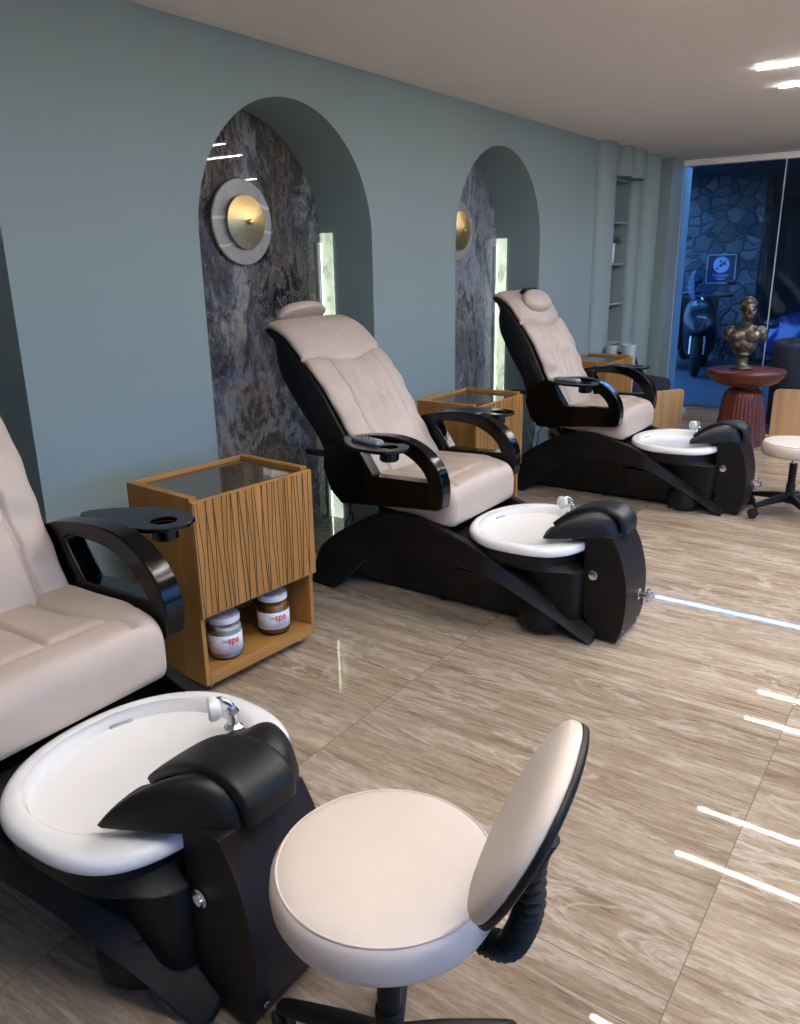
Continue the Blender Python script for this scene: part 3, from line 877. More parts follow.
# remote controls lying on the near trays
def remote(loc, rz, label):
    t = thing('remote_control', label, 'remote control', loc, rz, 'chair remotes')
    bm = BM(); loft(bm, [sell(0, 0, .088, .024, 0, 32, 5), sell(0, 0, .09, .026, .004, 32, 5), sell(0, 0, .09, .026, .012, 32, 5), sell(0, 0, .084, .021, .018, 32, 5)]); mesh_obj('case', bm, M['remote_grey'], t, sharp=50)
    for i in range(4):
        for j in (-1, 1):
            bm = BM(); lathe(bm, [(.006, .0172), (.006, .0195), (.004, .0205)], (-.05+.026*i, .009*j, 0), 12); mesh_obj('button', bm, M['remote_btn'], t)
    return t
r0 = remote((-1.99, 3.025-.435, .7905), -.25, 'silver remote control on the tray of the middle chair')
dup(r0, (-1.99, 5.07-.43, .7905), -.2, 'silver remote control on the tray of the farthest chair')

# ------------------------------------------------------------------ striped oak trolleys
CW, CD, CH = .556, .373, .757
cab = thing('salon_trolley', 'oak trolley with striped front and two jars, beside the nearest chair', 'cabinet', (-2.432, 1.716, 0), -.068, 'oak trolleys between chairs')
def cbox(name, m, x0, x1, y0, y1, z0, z1, parent=cab, bv=.002):
    bm = BM(); box(bm, x0, x1, y0, y1, z0, z1); return bevel(mesh_obj(name, bm, M[m], parent, smooth=False), bv)
cbox('side_board', 'oak_cab', 0, CD-.004, 0, .018, .045, CH)
cbox('side_board', 'oak_cab', 0, CD-.004, CW-.018, CW, .045, CH)
cbox('bottom_board', 'oak_cab_h', 0, CD-.002, .0185, CW-.0185, .045, .088)
cbox('middle_board', 'oak_cab_h', .01, CD-.02, .0185, CW-.0185, .325, .343)
cbox('back_board', 'oak_cab_h', .0, .012, .0185, CW-.0185, .0885, CH-.001)
cbox('side_rail', 'oak_cab_h', .0125, CD-.0045, .0185, .030, CH-.035, CH-.0005)
cbox('side_rail', 'oak_cab_h', .0125, CD-.0045, CW-.030, CW-.0185, CH-.035, CH-.0005)
cbox('top_board', 'oak_cab_h', .0125, CD-.005, .0305, CW-.0305, CH-.04, CH-.024)
cbox('glass_top', 'glass_top', .013, CD-.004, .031, CW-.031, CH-.0235, CH-.016)
# drawer front: grooves cut as slanted dark inlay lines
dr = cbox('drawer', 'oak_cab', CD-.003, CD+.016, -.003, CW+.004, .318, CH-.012)
bm = BM(); rnd = random.Random(3)
y = .006
while y < CW-.008:
    a = y + rnd.uniform(-.013, .013); b = y + rnd.uniform(-.013, .013)
    m_ = y + rnd.uniform(-.004, .004)
    w = rnd.uniform(.0010, .0019)
    clampy = lambda q: min(max(q, .002), CW-.003)
    a, b, m_ = clampy(a), clampy(b), clampy(m_)
    xs = CD+.0162
    for (y0, z0), (y1, z1) in (((a, CH-.016), (m_, .54)), ((m_, .54), (b, .322))):
        vs = [bm.verts.new(p) for p in ((xs, y0-w, z0), (xs, y0+w, z0), (xs, y1+w, z1), (xs, y1-w, z1), (xs+.0006, y0-w, z0), (xs+.0006, y0+w, z0), (xs+.0006, y1+w, z1), (xs+.0006, y1-w, z1))]
        for f in ((0,3,2,1),(4,5,6,7),(0,1,5,4),(1,2,6,5),(2,3,7,6),(3,0,4,7)): bm.faces.new([vs[i] for i in f])
    y += rnd.uniform(.013, .022)
M['inlay'] = plain('dark_inlay', (52, 32, 20), .6)
mesh_obj('dark_stripes', bm, M['inlay'], dr, smooth=False)
for x in (.05, CD-.06):
    for y in (.05, CW-.05):
        bm = BM(); lathe(bm, [(.017, -.008), (.02, -.005), (.02, .005), (.017, .008)], (x, y, .02), 20, Rx(PI/2)); box(bm, x-.012, x+.012, y-.012, y+.012, .039, .045); box(bm, x-.005, x+.005, y+.009, y+.012, .018, .04); box(bm, x-.005, x+.005, y-.012, y-.009, .018, .04)
        mesh_obj('castor', bm, M['steel'], cab)
dup(cab, (-2.515, 3.752, 0), 0, 'oak trolley with striped front between the middle and farthest chairs')
dup(cab, (-2.60, 5.91, 0), .0, 'oak trolley beyond the farthest chair, near the shelf')

# jars on the near trolley's shelf
def text_mesh(txt, size, font_shear=0):
    cu = bpy.data.curves.new('t', 'FONT'); cu.body = txt; cu.size = size; cu.align_x = 'CENTER'; cu.align_y = 'CENTER'; cu.shear = font_shear; cu.offset = size*.02
    o = bpy.data.objects.new('t', cu); C.objects.link(o)
    dg = bpy.context.evaluated_depsgraph_get(); me = bpy.data.meshes.new_from_object(o.evaluated_get(dg))
    bpy.data.objects.remove(o); return me
def wrap_text(txt, size, r, z0, a0, mat, parent, shear=0):
    me = text_mesh(txt, size, shear)
    for v in me.vertices:
        a = a0 + v.co.x/r
        v.co = Vector((r*cos(a), r*sin(a), z0 + v.co.y))
    me.materials.append(mat); o = bpy.data.objects.new('printed_word', me); C.objects.link(o); o.parent = parent; return o
def jar(loc, rz, label, content, fill):
    t = thing('cosmetic_jar', label, 'jar', loc, rz, 'jars on the trolley shelf')
    r = .061
    bm = BM(); lathe(bm, [(.05, .0), (.058, .004), (r, .012), (r, .112), (.056, .124), (.049, .130), (.049, .134)], n=40); mesh_obj('glass', bm, M['jar_glass'], t)
    bm = BM(); lathe(bm, [(.048, .003), (.057, .008), (r-.0025, .014), (r-.0025, .108), (.054, fill), (.01, fill+.001)], n=40); mesh_obj('contents', bm, M[content], t)
    bm = BM(); lathe(bm, [(.054, .1315), (.0565, .133), (.0575, .137), (.0575, .150), (.0555, .154), (.05, .1555), (.01, .156)], n=44, mod=lambda rr, z, a: rr*(1+.006*sin(44*a/2)) if .133 < z < .152 else rr); mesh_obj('lid', bm, M['white_plastic'], t)
    # wrapped label
    bm = BM(); n = 40; rr = r+.0006
    A = [(rr*cos(-2.2+4.4*i/n), rr*sin(-2.2+4.4*i/n), .026) for i in range(n+1)]; B = [(p[0], p[1], .092) for p in A]
    loft(bm, [A, B], cap=False, closed=False); lab = mesh_obj('paper_label', bm, M['label_white'], t); sm = lab.modifiers.new('s', 'SOLIDIFY'); sm.thickness = .0008
    rt = r + .0022
    wrap_text('spa', .036, rt, .074, .30, M['label_red'], lab, .1)
    wrap_text('be', .020, rt, .074, -.22, M['label_grey'], lab)
    for k, (z, a0, a1, mt) in enumerate(((.056, .0, .72, 'label_red'), (.048, -.05, .62, 'label_grey'), (.043, -.05, .66, 'label_grey'), (.038, -.05, .5, 'label_grey'))):
        bm = BM(); n = 12
        A = [(rt*cos(a0+(a1-a0)*i/n), rt*sin(a0+(a1-a0)*i/n), z) for i in range(n+1)]; B = [(p[0], p[1], z+.0022) for p in A]
        loft(bm, [A, B], cap=False, closed=False); mesh_obj('print_line', bm, M[mt], lab)
    return t
j1 = jar((-2.135, 1.858, .0885), -.55, 'white jar with red lettering on the lower shelf, left', 'cream', .114)
j2 = jar((-2.125, 2.110, .0885), -.65, 'amber jar with white lid and red lettering, right on the shelf', 'amber', .116)

for j_ in (j1, j2): j_.scale = (1.05, 1.05, 1.08)

# ------------------------------------------------------------------ rolling stools
def stool_base(t, ztop, arms, colz):
    bm = BM(); lathe(bm, [(.030, .075), (.040, .08), (.042, .10), (.036, .128), (.026, .14), (.026, .165), (.024, .17)], n=28); mesh_obj('hub', bm, M['satin_black'], t)
    bm = BM(); lathe(bm, [(.022, .171), (.022, colz)], n=24); lathe(bm, [(.027, .171), (.027, .19), (.0245, .195)], n=24); mesh_obj('gas_column', bm, M['satin_black'], t)
    bm = BM(); lathe(bm, [(.012, colz+.0005), (.012, ztop-.0925)], n=18); mesh_obj('piston', bm, M['chrome'], t)
    for a in arms:
        bm = BM(); MR = Rz(a); rings = []
        for x, z, w, h in ((.03, .108, .021, .026), (.10, .104, .019, .022), (.17, .093, .0165, .018), (.230, .082, .0155, .014), (.246, .078, .014, .012), (.252, .076, .009, .008)):
            ring = []
            for i in range(16):
                b = 2*PI*i/16; c_, s_ = cos(b), sin(b)
                ring.append(MR @ Vector((x, w*math.copysign(abs(c_)**.6, c_), z + h*math.copysign(abs(s_)**.6, s_))))
            rings.append(ring)
        loft(bm, rings); leg = mesh_obj('leg', bm, M['satin_black'], t, sharp=50)
        p = MR @ Vector((.236, 0, 0)); ca = a + .9
        bm = BM(); tube(bm, [(p.x, p.y, .040), (p.x, p.y, .072)], .006, 10)
        d = Vector((cos(ca), sin(ca), 0)); q = Vector((p.x, p.y, 0)) - Vector((-d.y, d.x, 0))*.016
        for s in (-1, 1):
            c0 = Vector((q.x, q.y, .0255)) + d*(s*.013)
            lathe(bm, [(.018, -.008), (.0245, -.006), (.0255, 0), (.0245, .006), (.018, .008)], c0, 22, Rz(ca) @ Ry(PI/2))
        # hood over the two wheels
        hd = []
        for k in range(9):
            b = PI*(-.05 + 1.0*k/8)
            hd.append(Vector((q.x, q.y, .0255)) + Vector((-d.y, d.x, 0))*(.0285*cos(b)) + Vector((0, 0, .0285*sin(b))))
        tube(bm, hd, .0065, 8)
        mesh_obj('castor', bm, M['rubber'], leg)
def stool_seat(t, ztop, r=.19):
    bm = BM(); lathe(bm, [(.05, ztop-.083), (r-.02, ztop-.083), (r-.006, ztop-.077), (r+.002, ztop-.06), (r+.004, ztop-.04), (r+.001, ztop-.018), (r-.006, ztop-.009), (r-.009, ztop-.0065), (r-.012, ztop-.0055), (r-.022, ztop-.001), (r-.05, ztop+.001), (.08, ztop+.004), (.02, ztop+.0045)], n=72); st = mesh_obj('seat', bm, M['leather_stool'], t, sharp=80)
    bm = BM(); pts = [((r-.0095)*cos(2*PI*i/64), (r-.0095)*sin(2*PI*i/64), ztop-.0055) for i in range(65)]; tube(bm, pts, .0024, 6); mesh_obj('piping', bm, M['leather_stool'], st)
    bm = BM(); box(bm, -.09, .09, -.07, .07, ztop-.0925, ztop-.0835); bevel(mesh_obj('seat_plate', bm, M['satin_black'], t, smooth=False), .003)
SX, SY = -.68, .902
st = thing('rolling_stool', 'cream rolling stool with a low backrest in the foreground', 'stool', (SX, SY, 0), 0)
stool_seat(st, .528, .197); stool_base(st, .528, [math.radians(190+72*k) if k else math.radians(190) for k in range(5)], .36)
# backrest pad
BC = Vector((-.422-SX, .921-SY, .707)); byaw, btilt = math.radians(105.3), math.radians(-26.7)
hh = Vector((cos(byaw), sin(byaw), 0)); n0 = Vector((-sin(byaw), cos(byaw), 0))
uu = Vector((0,0,1))*cos(btilt) + n0*sin(btilt); nn = hh.cross(uu)
if nn.dot(n0) < 0: nn = -nn
def padpt(a, b, h): return BC + hh*a + uu*b + nn*h
def bp_rings(data, A=.170, B=.149):
    rings = []
    for s, h in data:
        ring = []
        for i in range(56):
            t_ = 2*PI*i/56; c_, s_ = cos(t_), sin(t_)
            a = A*s*math.copysign(abs(c_)**.9, c_); b = B*s*math.copysign(abs(s_)**.9, s_)
            bend = 0.0
            ring.append(padpt(a, b, h + bend))
        rings.append(ring)
    return rings
bm = BM(); loft(bm, bp_rings([(.985, -.001), (1.0, .002), (1.0, .006), (.985, .013), (.95, .019), (.86, .025), (.68, .029), (.35, .030), (.06, .030)])); mesh_obj('backrest', bm, M['leather_stool'], st, sharp=80)
bm = BM(); loft(bm, bp_rings([(.10, -.016), (.85, -.015), (.97, -.013), (1.008, -.010), (1.012, -.005), (1.006, -.001), (.9, -.001)])); br = mesh_obj('back_shell', bm, M['satin_black'], st, sharp=60)
# ribbed bellows between seat and backrest
p_end = padpt(0, -.02, -.02)
path = spline([(.12, .02, .438), (.18, .02, .436), (.225, .018, .448), (.246, .02, .485), (.262, .02, .55), tuple(padpt(.0, -.06, -.036)), tuple(padpt(.0, -.01, -.030))], 14)
rs = [.0205 + .0045*(1 if (i % 3) == 0 else (-1 if (i % 3) == 1 else 0)) for i in range(len(path))]
bm = BM(); tube(bm, path, rs, 18); mesh_obj('ribbed_sleeve', bm, M['rubber'], st, sharp=80)
st3 = thing('rolling_stool', 'backless cream rolling stool cut off by the right edge of the picture', 'stool', (-.735, 5.14, 0), 0)
stool_seat(st3, .455, .185); stool_base(st3, .455, [math.radians(-128+72*k) for k in range(5)], .32)

# ------------------------------------------------------------------ pedestal table and bust
TX_, TY_ = -1.458, 7.07
tb = thing('pedestal_table', 'mahogany pedestal table with dished top and fluted base', 'table', (TX_, TY_, 0))
bm = BM(); lathe(bm, [(.12, .484), (.19, .495), (.25, .52), (.288, .56), (.303, .59), (.306, .604), (.303, .614), (.297, .618), (.05, .618)], n=72); mesh_obj('top', bm, M['mahogany_h'], tb, sharp=60)
bm = BM()
def flute(r, z, a):
    k = min(1, max(0, (z-.0)/.02))*(1 if z < .40 else max(0, 1-(z-.40)/.06))
    return r*(1 - .035*k*abs(sin(18*a)))
lathe(bm, [(.203, 0), (.204, .02), (.199, .08), (.188, .18), (.176, .28), (.166, .36), (.160, .40), (.15, .43), (.138, .448), (.125, .458), (.08, .462), (.08, .4835)], n=216, mod=flute); mesh_obj('base', bm, M['mahogany'], tb, sharp=60)

def bust():
    bm = BM(); rz = 0
    def E(c, r, rot=None): uvell(bm, c, r, rot, 22, 14)
    # torso faces -y (towards the room); z relative to the table top
    E((0, .01, .255), (.115, .072, .105)); E((0, .0, .20), (.105, .066, .075)); E((0, -.005, .165), (.085, .055, .05)); E((-.055, -.048, .268), (.062, .036, .050)); E((.055, -.048, .268), (.062, .036, .050))
    E((-.118, .012, .292), (.050, .052, .062)); E((.118, .012, .292), (.050, .052, .062)); E((0, .015, .33), (.10, .052, .040), None)
    E((-.145, .008, .27), (.028, .036, .05)); E((.145, .008, .27), (.028, .036, .05))
    E((0, -.045, .205), (.045, .03, .05)); E((-.04, -.04, .20), (.04, .03, .045)); E((.04, -.04, .20), (.04, .03, .045))
    E((0, .0, .375), (.044, .046, .065))
    # drapery on the far shoulder
    for k in range(5): E((.085+.014*k, -.02+.006*k, .325-.008*k), (.011, .045, .035), Ry(.5))
    for k in range(4): E((-.135+.008*k, -.03, .30-.02*k), (.018, .02, .012))
    # head turned to its left (image right)
    h = Rz(math.radians(24)); hc = Vector((0.004, -.012, .475))
    def Hd(c, r, rot=None):
        m_ = h if rot is None else h @ rot
        uvell(bm, hc + h @ Vector(c), r, m_, 22, 14)
    Hd((0, .010, .026), (.060, .074, .070)); Hd((0, -.018, -.022), (.047, .052, .058)); Hd((0, -.040, -.062), (.026, .024, .022))
    Hd((0, -.058, .014), (.045, .018, .010)); Hd((0, -.073, -.010), (.0095, .014, .022)); Hd((0, -.081, -.024), (.012, .011, .009))
    Hd((0, -.060, -.044), (.022, .012, .006)); Hd((0, -.058, -.053), (.019, .012, .006))
    Hd((-.026, -.050, -.020), (.016, .014, .014)); Hd((.026, -.050, -.020), (.016, .014, .014))
    Hd((-.021, -.060, .001), (.013, .010, .007)); Hd((.021, -.060, .001), (.013, .010, .007)); Hd((0, -.050, .034), (.044, .022, .022))
    Hd((-.060, .008, -.008), (.009, .017, .026)); Hd((.060, .008, -.008), (.009, .017, .026))
    rn = random.Random(5)
    for k in range(120):       # short curls
        a = rn.uniform(0, 2*PI); t_ = rn.uniform(.0, 1.25)
        x, y, z = sin(t_)*cos(a), sin(t_)*sin(a), cos(t_)
        if y < -.55 and z < .62: continue
        Hd((.062*x, .010+.076*y, .028+.072*z), (.013, .013, .010))
    for k in range(9): Hd((-.044+.011*k, -.050+.012*abs(k-4)/4*1.5, .066), (.009, .011, .009))
    # socle
    lathe(bm, [(.088, 0.003), (.088, .018), (.07, .026), (.056, .034), (.045, .05), (.042, .085), (.048, .108), (.060, .116), (.060, .128), (.05, .14), (.05, .2)], n=40)
    o = mesh_obj('bust_statue', bm, M['bronze'], None, (TX_-.04, TY_, .6185))
    m_ = o.modifiers.new('r', 'REMESH'); m_.mode = 'VOXEL'; m_.voxel_size = .0048; m_.use_smooth_shade = True
    s_ = o.modifiers.new('s', 'SMOOTH'); s_.iterations = 2; s_.factor = .4
    o.rotation_euler = (0, 0, math.radians(8))
    return tag(o, 'bronze bust of a curly haired man on the mahogany table', 'statue')
bust()

# ------------------------------------------------------------------ lounge chairs by the window
def lounge(loc, rz, label, high=False):
    t = thing('lounge_chair', label, 'armchair', loc, rz, 'navy and oak lounge chairs')
    # seat cushion (faces +x)
    bm = BM(); loft(bm, [sell(.03, 0, .27*s, .265*s, z, 48, 4.5) for s, z in ((.94, .335), (1.02, .355), (1.06, .39), (1.06, .44), (1.03, .472), (.96, .49), (.7, .50), (.1, .503))]); mesh_obj('seat_cushion', bm, M['navy'], t, sharp=80)
    # low wrap around back
    bm = BM(); rings = []
    N = 36
    for i in range(N+1):
        a = math.radians(75) + math.radians(210)*i/N
        c_, s_ = cos(a), sin(a)
        x, y = .0+.325*math.copysign(abs(c_)**.62, c_), .325*math.copysign(abs(s_)**.62, s_)
        d = Vector((x, y, 0)).normalized()
        hgt = (.79 if high else .47 + .30*(1-sst(-.85, -.25, c_)))
        P0 = Vector((x, y, 0)); ring = []
        for o_, z in ((-.04, .30), (-.045, hgt-.04), (-.03, hgt-.008), (0, hgt), (.03, hgt-.008), (.045, hgt-.04), (.04, .30), (.035, .06), (-.035, .06)):
            ring.append(P0 + d*o_ + Vector((0, 0, z)))
        rings.append(ring)
    loft(bm, rings); mesh_obj('wrap_back', bm, M['navy'], t, sharp=60)
    bm = BM(); box(bm, -.28, .27, -.26, .26, .05, .333); bevel(mesh_obj('seat_box', bm, M['navy'], t, smooth=False), .015)
    # thick oak side boards
    for s in (-1, 1):
        bm = BM(); pr = [(-.30, .0), (.33, .0), (.335, .365), (.325, .39), (.30, .405), (-.26, .405), (-.29, .39), (-.30, .365)]
        a, b = sorted((s*.375, s*.405)); prism(bm, pr, a, b, 'y'); bevel(mesh_obj('oak_side', bm, M['oak_pale'], t), .004)
    bm = BM(); box(bm, -.25, .25, -.374, .374, .09, .13); bevel(mesh_obj('cross_rail', bm, M['oak_pale'], t, smooth=False), .004)
    return t
la = lounge((-2.45, 7.34, 0), math.radians(58), 'navy and oak lounge chair half hidden behind the far trolley')
la.scale = (.8, .8, .92)
lb_ = lounge((-1.04, 7.98, 0), math.radians(6), 'navy and oak lounge chair right of the bust table', True)
lb_.scale = (1.05, 1, 1.0)

# plant and bins on the shelf
pl = thing('potted_plant', 'small green plant in a tall white pot on the wall shelf', 'plant', (-2.80, 7.37, 1.4745))
bm = BM(); lathe(bm, [(.03, 0), (.036, .004), (.040, .17), (.037, .173), (.036, .165), (.03, .15), (.004, .148)], n=28); mesh_obj('pot', bm, M['pot'], pl)
bm = BM(); rn = random.Random(11)
for k in range(26):
    a = rn.uniform(0, 2*PI); el = rn.uniform(.2, 1.35); ln = rn.uniform(.06, .115)
    base = Vector((.012*cos(a), .012*sin(a), .148)); tip = base + Vector((cos(a)*cos(el), sin(a)*cos(el), sin(el)))*ln
    tube(bm, [base, (base+tip)/2 + Vector((0,0,.01)), tip], .0014, 5)
    for j in range(4):
        d = Vector((rn.uniform(-1,1), rn.uniform(-1,1), rn.uniform(-.3,.8))).normalized()
        sd = d.cross(Vector((0,0,1))).normalized(); w = .015; l_ = rn.uniform(.035, .05); q = base + (tip-base)*(.55+.15*j)
        vs = [bm.verts.new(p) for p in (q, q+d*l_*.5+sd*w, q+d*l_, q+d*l_*.5-sd*w)]; m_ = bm.verts.new(q+d*l_*.5-Vector((0,0,.004)))
        for i in range(4): bm.faces.new((vs[i], vs[(i+1) % 4], m_))
mesh_obj('foliage', bm, M['leaf'], pl, recalc=False)
def bin_(loc, r, h, label):
    bm = BM(); lathe(bm, [(r*.62, 0), (r*.64, .006), (r*.97, h-.03), (r, h-.028), (r, h), (r*.93, h), (r*.90, h-.03), (r*.05, h-.035)], n=40)
    return tag(mesh_obj('planter', bm, M['bin'], None, loc), label, 'planter', 'pale planters by the shelf')
bin_((-2.54, 6.86, .0), .050, .785, 'slim pale floor planter below the wall shelf, left one')
bin_((-2.395, 6.88, .0), .062, .800, 'slim pale floor planter below the wall shelf, right one')

# lime cable end on the ledge of the middle arch
bm = BM(); tube(bm, spline([(-2.72, 2.55, .028), (-2.68, 2.60, .04), (-2.66, 2.66, .012), (-2.62, 2.72, .006), (-2.6, 2.80, .006)], 6), .005, 8)
tag(mesh_obj('power_cable', bm, M['cable_lime']), 'lime green cable on the floor behind the middle chair', 'cable')

# ------------------------------------------------------------------ outside
bm = BM(); box(bm, -14, 14, YW+.02, 24, -.12, -.01)
struct(mesh_obj('ground_outside', bm, M['concrete'], smooth=False))
bm = BM(); box(bm, -8, -2.68, 13.0, 13.5, -.01, 3.6)
struct(mesh_obj('wall_stone', bm, M['stone'], smooth=False), 'rubble stone wall outside the window', 'wall')
bm = BM(); box(bm, -4.0, 8, YW+.065, 15.5, 2.64, 2.8)
struct(mesh_obj('ceiling_outside', bm, M['soffit_out'], smooth=False), 'roof slab over the entrance outside the window', 'ceiling')
bm = BM(); box(bm, -6, 9, 15.5, 15.7, -.01, 3.2)
struct(mesh_obj('wall_carport', bm, M['dark_render'], smooth=False), 'dark wall behind the parked car', 'wall')
ld = thing('outdoor_led_strip', 'long bluish light strip under the roof outside the window', 'light', (-2.9, 9.35, 2.64))
bm = BM(); box(bm, 0, 6.0, -.02, .02, -.10, 0); mesh_obj('profile', bm, M['alu_white'], ld, smooth=False)
bm = BM(); box(bm, .01, 5.99, -.016, .016, -.108, -.101); mesh_obj('diffuser', bm, M['led_blue'], ld, smooth=False)

sg = thing('wall_sign', 'navy square sign with a pale round emblem on the stone wall', 'sign', (-3.19, 12.99, 1.345))
bm = BM(); box(bm, -.20, .20, -.025, 0, -.205, .205); bevel(mesh_obj('board', bm, M['sign_navy'], sg, smooth=False), .004)
bm = BM()
for a in ((-.205,.205,.195,.21),(-.205,.205,-.21,-.195)): box(bm, a[0], a[1], -.032, -.0, a[2], a[3])
for a in (-.21, .195): box(bm, a, a+.015, -.032, 0, -.21, .21)
mesh_obj('frame', bm, M['label_grey'], sg, smooth=False)
bm = BM(); lathe(bm, [(.115, .0255), (.115, .029), (.02, .029)], (0, 0, .06), 40, Rx(PI/2)); em = mesh_obj('emblem', bm, M['sign_pale'], sg)
em.location = (0, 0, 0)
bm = BM(); rn = random.Random(2)
for k in range(7): uvell(bm, (rn.uniform(-.06, .06), -.029, .06+rn.uniform(-.06, .06)), (rn.uniform(.012, .03), .003, rn.uniform(.008, .02)), None, 12, 8)
mesh_obj('emblem_mark', bm, M['sign_navy'], em)
for z, w in ((-.085, .12), (-.105, .10), (-.13, .06), (-.15, .07)):
    bm = BM(); box(bm, -w, w, -.028, -.0255, z-.004, z+.004); mesh_obj('text_line', bm, M['sign_pale'], sg, smooth=False)

# parked car (front towards the left of the picture)
car = thing('parked_car', 'dark blue car parked outside behind the window', 'car', (-2.30, 11.35, -.01))
def car_bm():
    bm = BM()
    xs = [0, .06, .25, .7, 1.15, 1.6, 2.1, 2.7, 3.3, 3.8, 4.1, 4.2]
    top = [.52, .66, .80, .90, .96, 1.0, 1.0, 1.0, 1.0, .98, .9, .7]
    bot = [.30, .22, .20, .20, .20, .2, .2, .2, .2, .2, .24, .34]
    hw = [.50, .66, .78, .84, .86, .87, .87, .87, .87, .85, .78, .65]
    rings = []
    for x, t_, b_, w in zip(xs, top, bot, hw):
        ring = []
        for y, z in ((-w*.9, b_), (-w, b_+.12), (-w*1.02, (t_+b_)/2), (-w*.96, t_-.1), (-w*.82, t_-.02), (-w*.4, t_), (0, t_+.01), (w*.4, t_), (w*.82, t_-.02), (w*.96, t_-.1), (w*1.02, (t_+b_)/2), (w, b_+.12), (w*.9, b_)):
            ring.append((x, y, z))
        rings.append(ring)
    loft(bm, rings); return bm
cb = mesh_obj('body', car_bm(), M['car_blue'], car, (0, .85, 0), sharp=50); cb.modifiers.new('s', 'SUBSURF').render_levels = 1
bm = BM(); rings = []
for x, z, w in ((1.05, .96, .80), (1.5, 1.27, .70), (1.95, 1.43, .64), (2.6, 1.45, .63), (3.1, 1.36, .63), (3.75, 1.0, .74)):
    rings.append([(x, -w-.05, .95), (x, -w, max(z-.08, .955)), (x, -w*.8, z), (x, 0, z+.015), (x, w*.8, z), (x, w, max(z-.08, .955)), (x, w+.05, .95)])
loft(bm, rings); mesh_obj('cabin_glass', bm, M['car_glass'], car, (0, .85, 0), sharp=40)
bm = BM(); rings = []
for x, z, w in ((1.9, 1.435, .62), (2.6, 1.465, .62), (3.1, 1.375, .6)):
    rings.append([(x, -w, z-.03), (x, -w*.8, z+.01), (x, 0, z+.028), (x, w*.8, z+.01), (x, w, z-.03)])
loft(bm, rings); mesh_obj('roof', bm, M['car_blue'], car, (0, .85, 0))
for x in (.75, 3.35):
    for y in (.06, 1.64):
        bm = BM(); lathe(bm, [(.12, -.1), (.28, -.1), (.315, -.07), (.315, .07), (.28, .1), (.12, .1)], n=36, M=Rx(PI/2)); w_ = mesh_obj('wheel', bm, M['tyre'], car, (x, y, .316))
        bm = BM(); lathe(bm, [(.2, -.103), (.2, .103)], n=28, M=Rx(PI/2)); mesh_obj('rim', bm, M['steel'], w_)
for y in (.25, 1.45):
    bm = BM(); uvell(bm, (0, 0, 0), (.11, .15, .055), Rz(.45 if y < 1 else -.45)); mesh_obj('headlamp', bm, M['head_glass'], car, (.16, y, .68))

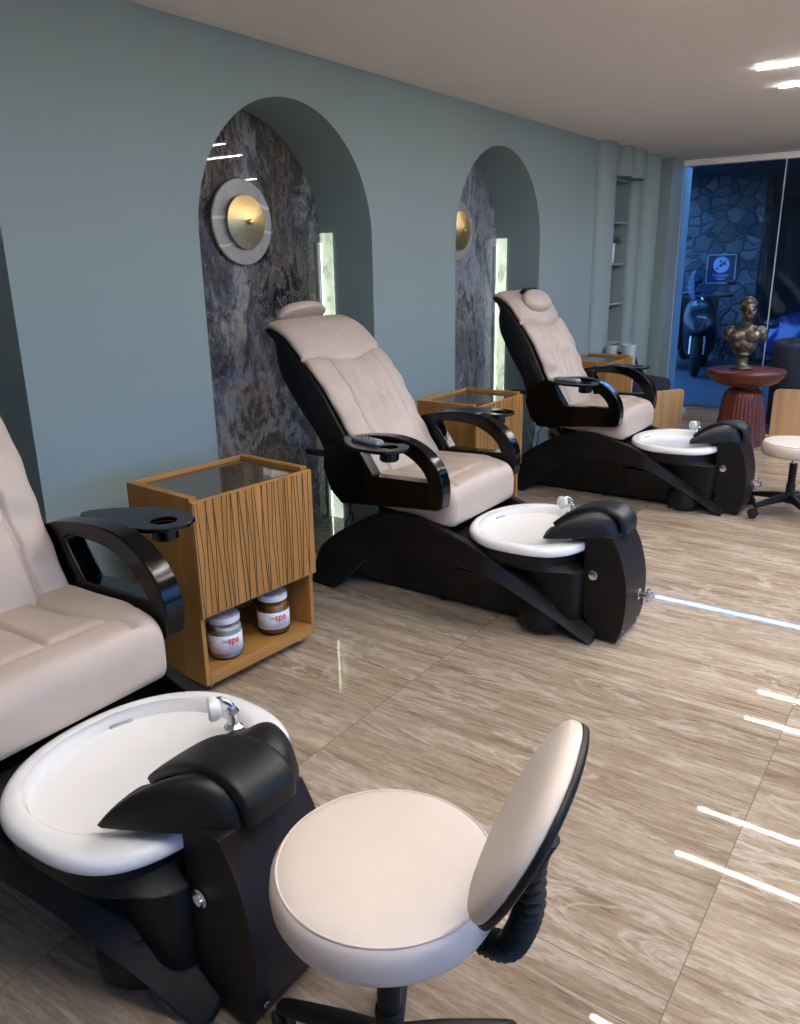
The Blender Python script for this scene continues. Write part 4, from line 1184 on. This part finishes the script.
# two scooters by the stone wall
def scooter(loc, rz, label):
    t = thing('scooter', label, 'scooter', loc, rz, 'scooters parked outside')
    for x, nm in ((.0, 'front_wheel'), (-1.25, 'rear_wheel')):
        bm = BM(); pts = [(.22*cos(2*PI*i/36), 0, .22*sin(2*PI*i/36)) for i in range(37)]; tube(bm, pts, .055, 12); lathe(bm, [(.05, -.05), (.05, .05)], n=16, M=Rx(PI/2)); lathe(bm, [(.16, -.008), (.16, .008)], n=24, M=Rx(PI/2))
        mesh_obj(nm, bm, M['tyre'], t, (x, 0, .276))
    bm = BM(); rings = []
    for x, z, w, h in ((.20, .62, .05, .03), (.12, .70, .17, .12), (.02, .78, .20, .2), (-.10, .72, .21, .3), (-.20, .50, .20, .28), (-.42, .34, .19, .08), (-.62, .36, .19, .10), (-.78, .58, .17, .2), (-1.0, .66, .16, .17), (-1.35, .74, .13, .12), (-1.55, .78, .06, .05)):
        rings.append([(x, w*math.copysign(abs(cos(b))**.7, cos(b)), z+h*math.copysign(abs(sin(b))**.7, sin(b))) for b in [2*PI*i/18 for i in range(18)]])
    loft(bm, rings); mesh_obj('body', bm, M['moto_dark'], t, sharp=50)
    bm = BM(); rings = []
    for x, z, w in ((-.55, .84, .10), (-.75, .87, .15), (-1.0, .87, .16), (-1.3, .93, .14), (-1.42, .94, .08)):
        rings.append([(x, w*cos(b), z+.05*sin(b)) for b in [2*PI*i/14 for i in range(14)]])
    loft(bm, rings); mesh_obj('saddle', bm, M['rubber'], t)
    bm = BM(); tube(bm, [(.0, .08, .3), (-.06, .08, .62), (-.14, .04, .95)], .022, 10); tube(bm, [(.0, -.08, .3), (-.06, -.08, .62), (-.14, -.04, .95)], .022, 10); mesh_obj('fork', bm, M['steel'], t)
    bm = BM(); tube(bm, spline([(-.28, -.36, 1.04), (-.18, -.2, 1.03), (-.12, 0, 1.0), (-.18, .2, 1.03), (-.28, .36, 1.04)], 6), .016, 10); mesh_obj('handlebar', bm, M['rubber'], t)
    bm = BM(); uvell(bm, (.06, 0, .93), (.09, .11, .08)); mesh_obj('headlight', bm, M['head_glass'], t)
    bm = BM(); rings = []
    for z, x, w in ((1.0, .03, .13), (1.12, -.02, .19), (1.28, -.09, .18), (1.38, -.14, .11)):
        rings.append([(x-.25*(u*u)*w, u*w, z) for u in [-1+.2*i for i in range(11)]] + [(x-.012-.25*(u*u)*w, u*w, z) for u in [1-.2*i for i in range(11)]])
    loft(bm, rings); mesh_obj('windscreen', bm, M['glass'], t)
    for s in (-1, 1):
        bm = BM(); tube(bm, [(-.2, s*.28, 1.04), (-.17, s*.32, 1.18)], .006, 8); uvell(bm, (-.17, s*.34, 1.21), (.015, .065, .04)); mesh_obj('mirror', bm, M['moto_dark'], t)
    bm = BM(); tube(bm, [(-.7, .2, .2), (-1.1, .22, .24), (-1.45, .24, .36)], [.03, .05, .06], 14); mesh_obj('exhaust', bm, M['steel'], t)
    return t
sc0 = scooter((-2.92, 11.0, -.01), math.radians(-80), 'dark scooter outside in front of the stone wall, right one')
dup(sc0, (-3.55, 11.75, -.01), math.radians(-86), 'dark scooter outside in front of the stone wall, next to the window frame')

# ------------------------------------------------------------------ world and view
w = bpy.data.worlds.new('world'); bpy.context.scene.world = w; w.use_nodes = True
nt = w.node_tree; bg = nt.nodes['Background']
tc = nt.nodes.new('ShaderNodeTexCoord'); sp = nt.nodes.new('ShaderNodeSeparateXYZ'); rp_ = nt.nodes.new('ShaderNodeValToRGB')
nt.links.new(tc.outputs['Generated'], sp.inputs[0]); nt.links.new(sp.outputs['Z'], rp_.inputs['Fac']); nt.links.new(rp_.outputs['Color'], bg.inputs['Color'])
e = rp_.color_ramp.elements; e[0].position = .0; e[0].color = (.02, .035, .06, 1); e[1].position = .04; e[1].color = (.36, .62, .95, 1)
e = rp_.color_ramp.elements.new(1.0); e.color = (.2, .42, .85, 1)
bg.inputs['Strength'].default_value = 4.4

sc = bpy.context.scene
sc.view_settings.view_transform = 'Standard'; sc.view_settings.look = 'None'
sc.view_settings.gamma = 1.0; sc.view_settings.use_curve_mapping = False
sc.view_settings.exposure = 0.15
sc.cycles.use_denoising = True
sc.cycles.max_bounces = 10; sc.cycles.diffuse_bounces = 5; sc.cycles.glossy_bounces = 5; sc.cycles.transparent_max_bounces = 12
sc.cycles.sample_clamp_indirect = 8
sc.cycles.caustics_reflective = False; sc.cycles.caustics_refractive = False
